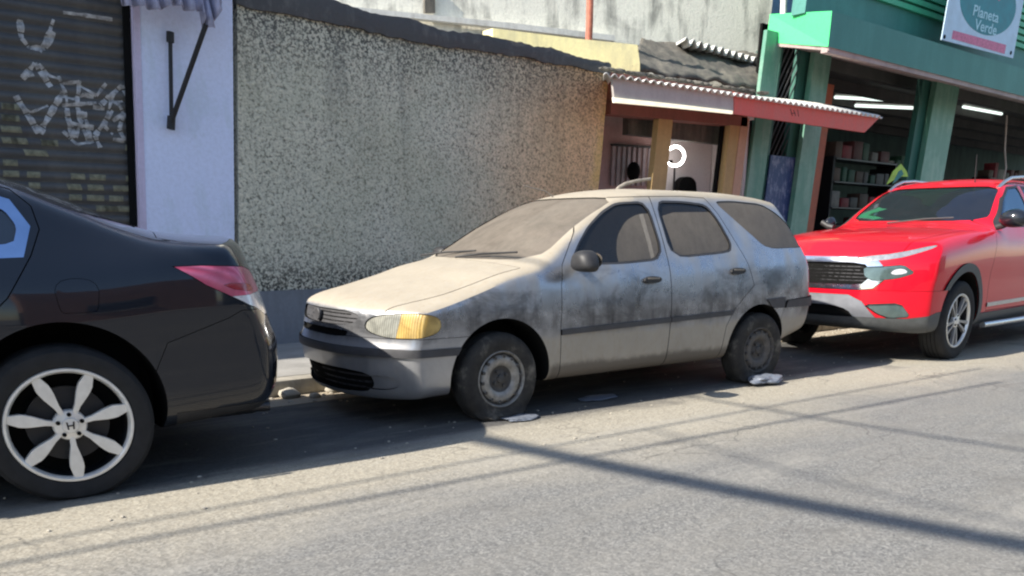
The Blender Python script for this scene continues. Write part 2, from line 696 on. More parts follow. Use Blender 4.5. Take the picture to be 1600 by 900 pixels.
def glass_mat(name, tint, lo, hi, gloss=0.05, dcol=((0.13, 0.112, 0.092), (0.20, 0.172, 0.14)), ior=1.6, gcol=(1, 1, 1)):
    """see-through tinted glass with a film of dust: lo on upright panes, hi on panes that lean back"""
    t = NT(name)
    v = t.coord()
    geo = t.n('ShaderNodeNewGeometry')
    sep = t.n('ShaderNodeSeparateXYZ'); t.l(geo.outputs['Normal'], sep.inputs[0])
    mid = t.noise(v, 4, 6, 0.62, 0.5)
    streak = t.noise(t.coord((14, 14, 2)), 1.0, 5, 0.6, 0.3)
    fine = t.noise(v, 60, 5, 0.7)
    mr = t.n('ShaderNodeMapRange', interpolation_type='SMOOTHSTEP')
    mr.inputs[1].default_value = 0.15; mr.inputs[2].default_value = 0.5
    t.l(t.math('ABSOLUTE', sep.outputs[2]), mr.inputs[0])
    amt = t.math('MULTIPLY_ADD', mr.outputs[0], hi - lo, lo)
    amt = t.math('MULTIPLY', amt, t.ramp(t.math('ADD', t.math('MULTIPLY', mid, 0.6), t.math('MULTIPLY', streak, 0.4)), [(0.36, 0.72), (0.58, 1.0)]))
    t.set('Base Color', t.mix(fine, *dcol))
    t.set('Roughness', 0.75)
    t.set('Specular IOR Level', 0.25)
    tr = t.n('ShaderNodeBsdfTransparent'); tr.inputs[0].default_value = rgb(tint)
    gl = t.n('ShaderNodeBsdfGlossy'); gl.inputs[0].default_value = rgb(gcol); gl.inputs['Roughness'].default_value = gloss
    fr = t.n('ShaderNodeFresnel'); fr.inputs['IOR'].default_value = ior
    m1 = t.n('ShaderNodeMixShader'); t.l(fr.outputs[0], m1.inputs[0]); t.l(tr.outputs[0], m1.inputs[1]); t.l(gl.outputs[0], m1.inputs[2])
    m2 = t.n('ShaderNodeMixShader'); t.l(amt, m2.inputs[0]); t.l(m1.outputs[0], m2.inputs[1]); t.l(t.b.outputs[0], m2.inputs[2])
    t.l(m2.outputs[0], t.t.nodes['Material Output'].inputs[0])
    t.m['glass'] = 1
    return t.m


DUST_PAINT = dusty_paint()
DUST_GLASS = glass_mat('dusty_glass', (0.40, 0.40, 0.40), 0.52, 0.90)
DUST_RUBBER = dusty_rubber()
CLEAN_TINT = glass_mat('dark_tinted_glass', (0.25, 0.25, 0.27), 0.10, 0.2, dcol=((0.06, 0.055, 0.05), (0.1, 0.09, 0.08)))
INTERIOR = plain('car_interior', (0.16, 0.155, 0.15), 0.9, var=0.3)
FADED_TRIM = plain('faded_trim', (0.055, 0.055, 0.06), 0.6, var=0.35, scale=10)
DUST_TRIM = plain('dusty_frame', (0.26, 0.23, 0.19), 0.8, var=0.35, scale=14)


def fluted(name, c1, c2, rough, metal):
    """moulded lamp lens: fine upright flutes over a bright reflector"""
    t = NT(name)
    v = t.coord()
    wv = t.n('ShaderNodeTexWave', wave_type='BANDS', bands_direction='Y'); wv.inputs['Scale'].default_value = 26; wv.inputs['Distortion'].default_value = 0.4
    t.l(v, wv.inputs['Vector'])
    n = t.noise(v, 9, 4, 0.6, 0.4)
    c = t.mix(wv.outputs['Fac'], c1, c2)
    t.set('Base Color', t.mix(t.ramp(n, [(0.42, 0.0), (0.62, 0.6)]), c, tuple(q * 0.45 for q in c1)))
    t.set('Roughness', rough); t.set('Metallic', metal)
    t.set('Coat Weight', 0.7); t.set('Coat Roughness', 0.12)
    t.bump(wv.outputs['Fac'], 0.4, 0.004)
    return t.m


AMBER = fluted('amber_lens', (0.46, 0.29, 0.07), (0.62, 0.44, 0.15), 0.35, 0.0)
LAMP_DUST = fluted('dusty_lamp_glass', (0.30, 0.30, 0.26), (0.55, 0.54, 0.46), 0.3, 0.35)
STEEL_RIM = plain('grimy_steel', (0.30, 0.285, 0.26), 0.55, 0.35, var=0.45, scale=22)
STEEL_DARK = plain('grimy_dark_steel', (0.075, 0.07, 0.065), 0.75, 0.2, var=0.4, scale=22)
STEEL_BROWN = plain('grimy_brown_steel', (0.105, 0.095, 0.085), 0.8, 0.1, var=0.4, scale=22)
RED_LENS = fluted('red_lens', (0.52, 0.06, 0.13), (0.70, 0.15, 0.26), 0.3, 0.0)
CLEAR_LENS = plain('clear_lens', (0.62, 0.62, 0.66), 0.25, 0.2, var=0.15, scale=14, coat=0.6)


def steel_wheel(parent_name, R, flat, parent, loc, steer=0.0, dark=False):
    """grimy pressed-steel wheel: tyre, rim with a ring of dark discs for holes, hub"""
    w = empty('wheel', loc, steer)
    w.parent = parent
    ty = obj('tyre', tyre_bm(R, 0.170, 0.165, flat, 0.030), DUST_RUBBER, w, 35)
    bm = bmesh.new()
    # the dish in section, from the flange in to the hub
    prof = [(0.176, 0.003), (0.171, -0.002), (0.166, 0.003), (0.162, 0.018), (0.155, 0.024), (0.146, 0.020), (0.137, 0.006), (0.129, 0.0025), (0.108, 0.0035), (0.092, 0.009), (0.083, 0.020),
            (0.070, 0.028), (0.050, 0.028), (0.040, 0.022), (0.002, 0.020), (0.002, 0.038), (0.080, 0.042), (0.115, 0.018), (0.140, 0.034), (0.160, 0.050), (0.168, 0.12), (0.174, 0.12)]
    add_lathe_y(bm, prof, 96)
    for k in range(14):                                   # dark flush discs painted in for the shaded vent holes
        a = 2 * PI * k / 14 + 0.1
        c = (0.1415 * math.cos(a), 0.1415 * math.sin(a))
        add_prism(bm, [(c[0] + 0.0105 * math.cos(b), -0.0008, c[1] + 0.0105 * math.sin(b)) for b in [2 * PI * i / 12 for i in range(12)]], (0, 0.03, 0))
    rim = obj('rim', bm, None, w)
    rim.data.materials.append(STEEL_RIM if not dark else STEEL_BROWN)
    rim.data.materials.append(STEEL_DARK)
    for f in rim.data.polygons:
        r = math.hypot(f.center.x, f.center.z)
        f.material_index = 0 if ((0.086 < r < 0.146 or r > 0.163) and 0.0016 < f.center.y < 0.03 or r > 0.163) else 1
    rim.data.shade_smooth(); rim.data.set_sharp_from_angle(angle=rad(35))
    hub = bmesh.new()
    add_lathe_y(hub, [(0.001, 0.004), (0.018, 0.005), (0.026, 0.010), (0.028, 0.03), (0.001, 0.03)], 32)
    for k in range(4):
        a = 2 * PI * k / 4 + 0.5
        cx_, cz_ = 0.049 * math.cos(a), 0.049 * math.sin(a)
        add_prism(hub, [(cx_ + 0.010 * math.cos(b), 0.012, cz_ + 0.010 * math.sin(b)) for b in [2 * PI * i / 6 for i in range(6)]], (0, 0.02, 0))
    obj('hub', hub, STEEL_DARK, w, 35)
    return w


def silver_wagon():
    zt = pchip([-0.95, -0.86, -0.80, -0.70, -0.50, -0.2, -0.05, 0.08, 0.15, 0.22, 0.66, 1.08, 1.30, 1.6, 2.2, 2.6, 2.78, 2.95, 3.2],
               [0.675, 0.69, 0.70, 0.745, 0.795, 0.868, 0.908, 0.932, 0.945, 0.970, 1.205, 1.372, 1.415, 1.437, 1.438, 1.418, 1.395, 1.365, 1.33])
    S = dict(
        top=zt,
        bottom=pchip([-1, -0.72, -0.4, 0.3, 0.5, 2.1, 2.6, 2.8, 3.2], [0.165, 0.155, 0.17, 0.19, 0.192, 0.20, 0.24, 0.30, 0.40]),
        width=pchip([-0.95, -0.8, -0.5, 0.0, 0.6, 2.3, 2.8, 3.2], [0.70, 0.74, 0.79, 0.803, 0.805, 0.805, 0.785, 0.745]),
        front=pchip([0.1, 0.2, 0.36, 0.46, 0.50, 0.60, 0.70, 0.78], [-0.76, -0.82, -0.855, -0.86, -0.84, -0.82, -0.79, -0.74]),
        rear=pchip([0.2, 0.30, 0.45, 0.62, 0.68, 0.86, 0.98, 1.2, 1.36, 1.42], [3.08, 3.17, 3.22, 3.23, 3.19, 3.17, 3.12, 2.98, 2.86, 2.80]),
        belt=pchip([-1, 0.3, 0.6, 1.4, 2.4, 3.2], [0.86, 0.91, 0.925, 0.95, 0.985, 1.02]),
        prof=pchip([0, 0.08, 0.2, 0.45, 0.62, 0.8, 0.93, 1.0], [0.90, 0.955, 0.975, 0.995, 1.0, 0.985, 0.962, 0.935]),
        tumble=pchip([-1, 0.2, 0.8, 2.2, 3.0], [0.9, 0.7, 0.40, 0.36, 0.36]),
        crown=pchip([-1, -0.5, 0.3, 0.8, 1.4, 3], [0.10, 0.12, 0.06, 0.07, 0.13, 0.12]),
        XF=-0.80, XR=3.08, xm=1.65, set=(0.30, 2.6, 0.17, 3.4), reachF=0.75, reachR=0.9, kc=0.26, soft=4, ucl=1.0)
    c = Car('parked_wagon', S, DUST_PAINT, CAVITY)
    c.hollow([(0.50, 0.45), (2.85, 0.45), (2.94, 0.98), (2.74, 1.30), (2.60, 1.345), (1.26, 1.335), (0.76, 1.10), (0.46, 0.93), (0.50, 0.80)], [(-0.69, 0.45), (-0.70, 0.90), (-0.60, 0.98), (-0.475, 1.35), (0.475, 1.35), (0.60, 0.98), (0.70, 0.90), (0.69, 0.45)], 0.2, 3.1)
    for s in (-1, 1):
        # wheel arches
        c.cut(side_prism(circle_poly(0.03, 0.262, 0.360, 64), s, 0.50))
        c.cut(side_prism(circle_poly(2.385, 0.275, 0.330, 64), s, 0.50))
    # lamps
    lamp_l = chaikin([(-0.155, 0.640), (-0.185, 0.574), (-0.062, 0.533), (0.088, 0.532), (0.19, 0.538), (0.275, 0.57), (0.275, 0.645), (0.19, 0.674), (-0.017, 0.668)], 2)
    for s in (-1, 1):
        mk = lambda off, s=s: (dir_prism((-.6, -.605), -127, lamp_l, -0.35, 0.45, off) if s < 0 else mirror_y(dir_prism((-.6, -.605), -127, lamp_l, -0.35, 0.45, off)))
        hl = c.carve('headlight', mk, 0.003, LAMP_DUST, shift=(0.006, 0.004 * -s, 0))
        split = [(0.010, 0.50), (0.40, 0.50), (0.40, 0.70), (0.065, 0.70)]
        mk2 = lambda off, s=s: (dir_prism((-.6, -.605), -127, split, -0.35, 0.45, off) if s < 0 else mirror_y(dir_prism((-.6, -.605), -127, split, -0.35, 0.45, off)))
        ind = c.carve('turn_signal', mk2, 0.0015, AMBER, src=hl, parent=hl)
    # windscreen
    ws = [(-0.665, 0.956), (0.665, 0.956), (0.535, 1.352), (-0.535, 1.352)]
    ws = chaikin(ws, 2, 0.1)
    c.carve('windscreen', lambda off: prism([(0.05, y, z) for y, z in grow_poly(ws, off)], (1.3, 0, 0)), 0.003, DUST_GLASS, shift=(0.008, 0, -0.004))
    # rear screen
    rs = chaikin([(-0.60, 1.03), (0.60, 1.03), (0.50, 1.345), (-0.50, 1.345)], 2, 0.12)
    c.carve('rear_window', lambda off: prism([(2.4, y, z) for y, z in grow_poly(rs, off)], (1.0, 0, 0)), 0.003, DUST_GLASS, shift=(-0.008, 0, -0.003))
    fw = [(0.60, 0.938), (0.99, 0.934), (1.385, 0.957), (1.358, 1.318), (1.10, 1.305), (0.955, 1.245), (0.80, 1.15), (0.69, 1.045)]
    rw = [(1.475, 0.964), (2.06, 0.998), (2.085, 1.05), (2.01, 1.21), (1.93, 1.312), (1.70, 1.328), (1.455, 1.325)]
    qw = [(2.48, 1.012), (2.97, 1.022), (2.90, 1.12), (2.70, 1.27), (2.54, 1.338), (2.22, 1.352), (2.05, 1.345), (2.07, 1.315), (2.26, 1.17)]
    fd = [(0.482, 0.205), (0.465, 0.55), (0.480, 0.80), (0.515, 0.925), (0.62, 1.055), (0.74, 1.185), (0.90, 1.305), (1.05, 1.348), (1.405, 1.362), (1.425, 0.95), (1.425, 0.205)]
    rd = [(1.431, 0.205), (1.431, 0.95), (1.411, 1.362), (1.72, 1.372), (1.94, 1.366), (2.03, 1.26), (2.12, 1.10), (2.22, 0.93), (2.285, 0.75), (2.17, 0.66), (2.08, 0.58), (2.01, 0.46), (1.985, 0.205)]
    for s in (-1, 1):
        for nm, wpoly, dpoly in (('front_door', fw, fd), ('rear_door', rw, rd)):
            door = c.carve(nm, lambda off, s=s, d=dpoly: side_prism(d, s, 0.44, 1.2, off), 0.0045, DUST_PAINT)
            fr = c.carve('window_frame', lambda off, s=s, w=wpoly: side_prism(grow_poly(chaikin(w, 2, 0.16), 0.013), s, 0.50, 1.2, off), 0.001, FADED_TRIM, src=door, parent=door, shift=(0, -s * 0.003, 0))
            pane = c.carve('window', lambda off, s=s, w=wpoly: side_prism(chaikin(w, 2, 0.16), s, 0.50, 1.2, off), 0.001, DUST_GLASS, src=fr, parent=door, shift=(0, -s * 0.009, 0))
            if nm == 'front_door':
                sh = chaikin([(0.55, 0.90), (0.99, 0.90), (0.99, 1.0), (1.03, 1.10), (1.14, 1.20), (1.26, 1.245), (1.42, 1.255), (1.42, 1.40), (0.9, 1.40), (0.5, 1.1)], 2, 0.2)
            else:
                sh = [(1.40, 0.9), (1.52, 0.9), (1.51, 1.05), (1.48, 1.235), (1.60, 1.262), (1.95, 1.272), (2.12, 1.20), (2.2, 1.4), (1.40, 1.40)]
            c.carve('wiped_glass', lambda off, s=s, w=sh: side_prism(w, s, 0.50, 1.2, off), 0.0005, CLEAN_TINT, src=pane, parent=door)
            if nm == 'front_door':
                c.carve('glass_channel', lambda off, s=s: side_prism([(1.288, 0.9), (1.322, 0.9), (1.312, 1.4), (1.27, 1.4)], s, 0.50, 1.2, off), 0.0005, DUST_TRIM, src=pane, parent=door)
        q = c.carve('rear_quarter_window', lambda off, s=s: side_prism(chaikin(qw, 2, 0.16), s, 0.44, 1.2, off), 0.003, DUST_GLASS, shift=(0, -s * 0.006, 0))
    # bonnet
    hood = [(-0.95, -0.50), (-0.60, -0.60), (-0.30, -0.66), (0.23, -0.68), (0.165, -0.3), (0.14, 0.0), (0.165, 0.3), (0.23, 0.68), (-0.30, 0.66), (-0.60, 0.60), (-0.95, 0.50)]
    c.carve('bonnet', lambda off: prism([(x, y, 0.672) for x, y in grow_poly(hood, off)], (0, 0, 0.5)), 0.0045, DUST_PAINT, shift=(0, 0, 0.001))
    # upper grille with its slats
    gr = chaikin([(-0.44, 0.655), (-0.40, 0.60), (-0.20, 0.585), (0.20, 0.585), (0.40, 0.60), (0.44, 0.655), (0.25, 0.676), (-0.25, 0.676)], 2)
    g = c.carve('grille', lambda off: prism([(-1.2, y, z) for y, z in grow_poly(gr, off)], (0.6, 0, 0)), 0.002, FADED_TRIM, shift=(0.014, 0, 0))
    gl = chaikin([(-0.36, 0.560), (-0.34, 0.522), (0.34, 0.522), (0.36, 0.560)], 2, 0.15)
    c.carve('lower_grille', lambda off: prism([(-1.2, y, z) for y, z in grow_poly(gl, off)], (0.6, 0, 0)), 0.002, CAVITY, shift=(0.02, 0, 0))
    li = chaikin([(-0.50, 0.335), (-0.52, 0.25), (-0.44, 0.195), (0.44, 0.195), (0.52, 0.25), (0.50, 0.335)], 2, 0.2)
    lg = c.carve('air_intake', lambda off: prism([(-1.2, y, z) for y, z in grow_poly(li, off)], (0.6, 0, 0)), 0.003, CAVITY, shift=(0.03, 0, 0))
    def slats(zs, t):
        def mk(off):
            bm = bmesh.new()
            for z in zs: add_box(bm, (-1.2, -1.2, z - t), (0, 1.2, z + t))
            return bm
        return mk
    c.carve('grille_slats', slats((0.605, 0.628, 0.650), 0.004), 0, CAVITY, src=g, parent=g, remove=False, grow=0.004)
    c.carve('intake_slats', slats((0.225, 0.262, 0.30), 0.006), 0, FADED_TRIM, src=lg, parent=lg, remove=False, grow=0.006)
    # bumpers
    fb = c.carve('front_bumper', lambda off: add_box(bmesh.new(), (-1.2 - off, -1.2, 0.05), (-0.10 + off, 1.2, 0.527 + off)), 0.003, DUST_PAINT)
    rb = c.carve('rear_bumper', lambda off: prism([(x, -1.2, z) for x, z in grow_poly([(2.62, 0.05), (2.66, 0.50), (2.70, 0.62), (3.5, 0.66), (3.5, 0.05)], off)], (0, 2.4, 0)), 0.003, DUST_PAINT)
    # rub strips
    c.carve('rub_strip', lambda off: add_box(bmesh.new(), (-1.2, -1.2, 0.425 - off), (-0.10, 1.2, 0.468 + off)), 0.001, FADED_TRIM, src=fb, parent=fb, grow=0.014, remove=False)
    c.carve('rub_strip', lambda off: add_box(bmesh.new(), (2.5, -1.2, 0.565 - off), (3.5, 1.2, 0.648 + off)), 0.001, FADED_TRIM, src=rb, parent=rb, grow=0.014, remove=False)
    foot = [(-0.80, 0.345), (-0.72, 0.265), (-0.50, 0.25), (-0.45, 0.30), (-0.46, 0.345)]
    strip = [(0.40, 0.492), (1.425, 0.522), (2.065, 0.540), (2.085, 0.574), (1.425, 0.556), (0.40, 0.526)]
    for s in (-1, 1):
        for p_ in [o for o in c.pieces if o.name.startswith(('front_door', 'rear_door'))]:
            cen = sum((v.co.y for v in p_.data.vertices)) / len(p_.data.vertices)
            if cen * s > 0:
                c.carve('rub_strip', lambda off, s=s: side_prism(strip, s, 0.60, 1.2, off), 0.001, FADED_TRIM, src=p_, parent=p_, grow=0.011, remove=False)
        c.carve('rub_strip', lambda off, s=s: side_prism([(2.52, 0.568), (2.664, 0.568), (2.664, 0.648), (2.44, 0.640)], s, 0.60, 1.2, off), 0.001, FADED_TRIM, grow=0.013, remove=False)
        # fog lamp blank
        fg = chaikin([(-0.11, 0.29), (-0.10, 0.225), (0.07, 0.225), (0.16, 0.26), (0.13, 0.30), (0.0, 0.31)], 2)
        mk = lambda off, s=s: (dir_prism((-.6, -.605), -150, [(h - 0.10, z) for h, z in fg], -0.3, 0.4, off) if s < 0 else mirror_y(dir_prism((-.6, -.605), -150, [(h - 0.10, z) for h, z in fg], -0.3, 0.4, off)))
        c.carve('fog_lamp_blank', mk, 0.003, DUST_PAINT, src=fb, parent=fb, shift=(0.012, -s * 0.006, 0))
        # tail lamps
        tl = chaikin([(2.97, 0.70), (2.93, 1.02), (3.3, 1.02), (3.3, 0.70)], 1, 0.1)
        tl = [(2.99, 0.70), (2.965, 0.98), (3.3, 0.98), (3.3, 0.70)]
        c.carve('tail_light', lambda off, s=s: side_prism(tl, s, 0.54, 1.2, off), 0.003, RED_LENS)
    c.finish()
    R = c.root
    # round badge
    bm = bmesh.new(); add_lathe_y(bm, [(0.001, -0.006), (0.034, -0.005), (0.038, 0.0), (0.038, 0.012), (0.001, 0.012)], 32)
    o = obj('badge', bm, FADED_TRIM, g, 35); o.location = (-0.822, 0, 0.632); o.rotation_euler = (0, 0, rad(-90))
    # handles
    doors = [o for o in c.pieces if o.name.startswith(('front_door', 'rear_door'))]
    for d in doors:
        ys = [v.co.y for v in d.data.vertices]
        s = 1 if sum(ys) > 0 else -1
        hx, hz = (1.245, 0.815) if d.name.startswith('front') else (2.10, 0.855)
        loc = c.bvh.ray_cast(Vector((hx, s * 1.5, hz)), Vector((0, -s, 0)))[0]
        bm = bmesh.new()
        add_prism(bm, [(x, 0, z) for x, z in chaikin([(-0.075, -0.022), (0.075, -0.020), (0.078, 0.022), (-0.07, 0.026)], 2)], (0, 0.02, 0))
        hd = obj('handle', bm, BLACK_PLASTIC, d, 30)
        hd.location = (hx, loc.y + (0.002 if s > 0 else -0.022) * 1.0, hz)
        bm = box((-0.055, -0.008, 0.004), (0.06, 0.012, 0.018), 0, 0.004)
        h2 = obj('handle', bm, DUST_TRIM, d, 30); h2.location = (hx, loc.y + s * 0.014 - 0.002, hz)
        if d.name.startswith('front'):
            bm = bmesh.new(); add_lathe_y(bm, [(0.001, -0.004), (0.011, -0.004), (0.013, 0.0), (0.013, 0.02), (0.001, 0.02)], 20)
            k = obj('lock', bm, CAVITY, d, 30); k.location = (hx + 0.055, loc.y - 0.004 if s < 0 else loc.y - 0.016, hz - 0.075)
    # mirrors
    for s in (-1, 1):
        bm = bmesh.new()
        bmesh.ops.create_uvsphere(bm, u_segments=28, v_segments=16, radius=1.0)
        for v in bm.verts:
            x, y, z = v.co
            f = 1 if x < 0 else 0.35
            x, y, z = (math.copysign(abs(q) ** 0.7, q) for q in (x, y, z))
            v.co = Vector((x * 0.095 * f, y * 0.105 * (1 - 0.22 * z), z * 0.066))
        mi = obj('wing_mirror', bm, BLACK_PLASTIC, R, 50)
        mi.location = (0.600, s * 0.895, 0.950); mi.rotation_euler = (0, 0, s * 0.12)
        bm = tube([(0.62, s * 0.745, 0.93), (0.615, s * 0.80, 0.927), (0.61, s * 0.86, 0.94)], 0.028, 10)
        obj('mirror_arm', bm, BLACK_PLASTIC, mi).matrix_parent_inverse = mi.matrix_basis.inverted()
        bm = bmesh.new(); add_prism(bm, [(0.638, y, z) for y, z in chaikin([(s * 0.81, 0.905), (s * 0.985, 0.910), (s * 0.985, 1.0), (s * 0.81, 1.003)], 2)], (0.004, 0, 0))
        obj('mirror_glass', bm, DUST_GLASS, mi).matrix_parent_inverse = mi.matrix_basis.inverted()
        # wiper
        obj('wiper', tube([(0.17, s * 0.25 + 0.25, 0.958), (0.235, s * 0.25 + 0.0, 0.985), (0.30, s * 0.25 - 0.30, 1.000)], 0.007, 6), BLACK_PLASTIC, R)
    # what is left of the far roof rail, sprung up at its loose end
    obj('roof_rail', tube([(1.82, 0.30, 1.425), (1.86, 0.30, 1.468), (1.93, 0.30, 1.500), (2.05, 0.30, 1.526), (2.20, 0.30, 1.548)], 0.017, 8, 0.012), DUST_TRIM, R, 40)
    # antenna leaning back from the front of the roof
    obj('antenna', tube([(1.06, 0.10, 1.372), (1.00, 0.12, 1.41), (0.83, 0.14, 1.44)], 0.006, 6, 0.004), DUST_TRIM, R)
    # wheels
    for x, fl, st in ((0.025, 0.035, 0.04), (2.42, 0.035, 0)):
        w = steel_wheel('wheel', 0.285, fl, R, (x, -0.785, 0.25), st, dark=(x > 1))
        w2 = steel_wheel('wheel', 0.285, fl, R, (x, 0.785, 0.25), PI + st, dark=True)
    for sy in (-0.35, 0.35): chair_parts(R, 1.10, sy, 0.46, INTERIOR)
    chair_parts(R, 1.95, 0.0, 0.46, INTERIOR, 1.15, False)
    bm = bmesh.new(); add_prism(bm, [(x, -0.66, z) for x, z in chaikin([(0.44, 0.55), (0.40, 0.86), (0.52, 0.93), (0.74, 0.90), (0.78, 0.72), (0.70, 0.55)], 2)], (0, 1.32, 0))
    obj('dashboard', bm, CAVITY, R, 40)
    sw = [(0.86 + 0.055 * math.cos(a) , -0.35 + 0.18 * math.sin(a), 0.90 + 0.17 * math.cos(a)) for a in [2 * PI * k / 28 for k in range(29)]]
    obj('steering_wheel', tube(sw, 0.014, 8), CAVITY, R, 50)
    tag(R, 'abandoned dusty silver wagon on flat tyres parked between the black sedan and the red pickup', 'car', 'cars parked along the kerb')
    th = -0.0625
    n = Vector((-math.sin(th), math.cos(th), 0))
    R.location = Vector((3.0092, 4.0942, 0)) + n * 0.805
    R.rotation_euler = (0, 0, th)
    return c



# ---------------------------------------------------------------- clean cars
def gloss_paint(name, col, rough=0.3, metal=0.0, dusty=(0.10, 0.09, 0.08), amt=0.25, coat=1.0, spec=0.5):
    t = NT(name)
    v = t.coord()
    geo = t.n('ShaderNodeNewGeometry')
    sep = t.n('ShaderNodeSeparateXYZ'); t.l(geo.outputs['Normal'], sep.inputs[0])
    pos = t.n('ShaderNodeSeparateXYZ'); t.l(v, pos.inputs[0])
    mid = t.noise(v, 5, 6, 0.62, 0.3)
    fine = t.noise(v, 45, 5, 0.7)
    mr = t.n('ShaderNodeMapRange', interpolation_type='SMOOTHSTEP')
    mr.inputs[1].default_value = 0.35; mr.inputs[2].default_value = 0.95
    t.l(sep.outputs[2], mr.inputs[0])
    lo = t.n('ShaderNodeMapRange', interpolation_type='SMOOTHSTEP')
    lo.inputs[1].default_value = 0.55; lo.inputs[2].default_value = 0.20
    t.l(t.math('MULTIPLY_ADD', t.math('SUBTRACT', mid, 0.5), 0.3, pos.outputs[2]), lo.inputs[0])
    d = t.math('MULTIPLY', t.math('MAXIMUM', mr.outputs[0], lo.outputs[0]), t.ramp(fine, [(0.3, 0.45), (0.7, 1.0)]))
    d = t.math('MULTIPLY', d, amt)
    t.set('Base Color', t.mix(d, col, dusty))
    t.set('Metallic', metal)
    t.set('Roughness', t.math('MULTIPLY_ADD', d, 0.6, rough))
    t.set('Specular IOR Level', spec)
    t.set('Coat Weight', coat)
    t.set('Coat Roughness', t.math('MULTIPLY_ADD', d, 0.5, 0.035))
    return t.m


BLACK_PAINT = gloss_paint('black_paint', (0.006, 0.009, 0.016), 0.35, dusty=(0.20, 0.18, 0.155), amt=0.035, spec=0.12)
RED_PAINT = gloss_paint('red_paint', (0.60, 0.003, 0.018), 0.38, 0.1, dusty=(0.75, 0.10, 0.09), amt=0.05, coat=0.7, spec=0.2)
BLUE_CHROME = plain('polished_window_trim', (0.46, 0.60, 0.84), 0.15, 1.0, var=0.1)  # sky reflection tinted into the metal; the trim itself is gloss black
DARK_GLASS = plain('dark_glass', (0.012, 0.020, 0.034), 0.05, var=0.2, scale=3, coat=1.0)
SKY_TINT_GLASS = glass_mat('blue_tinted_glass', (0.12, 0.15, 0.20), 0.02, 0.05, 0.02, ((0.2, 0.2, 0.2), (0.3, 0.3, 0.3)), 2.0, (0.55, 0.78, 1.0))  # gloss tinted blue to imitate sky reflected in the panes
ALLOY_GREY = plain('smoky_alloy', (0.36, 0.36, 0.37), 0.4, 0.6, var=0.15, scale=20)
GREY_CLAD = plain('grey_cladding', (0.075, 0.08, 0.082), 0.6, var=0.25, scale=20)
SATIN = plain('satin_silver', (0.55, 0.56, 0.58), 0.3, 0.9, var=0.12)
ALLOY = plain('machined_alloy', (0.78, 0.77, 0.74), 0.38, 0.55, var=0.12, scale=20)
ALLOY_DARK = plain('dark_alloy', (0.03, 0.03, 0.033), 0.45, 0.5, var=0.3)
BRAKE = plain('brake_disc', (0.035, 0.035, 0.038), 0.5, 0.5, var=0.3)
DEEP_RED = plain('deep_red_lens', (0.30, 0.006, 0.02), 0.25, var=0.2, coat=0.6)
LAMP_GLASS = plain('lamp_glass', (0.10, 0.15, 0.15), 0.10, 0.4, var=0.35, scale=10, coat=1.0)
DRL_GLASS = plain('daylight_strip', (0.42, 0.42, 0.44), 0.15, 0.5, var=0.3, scale=20, coat=1.0)


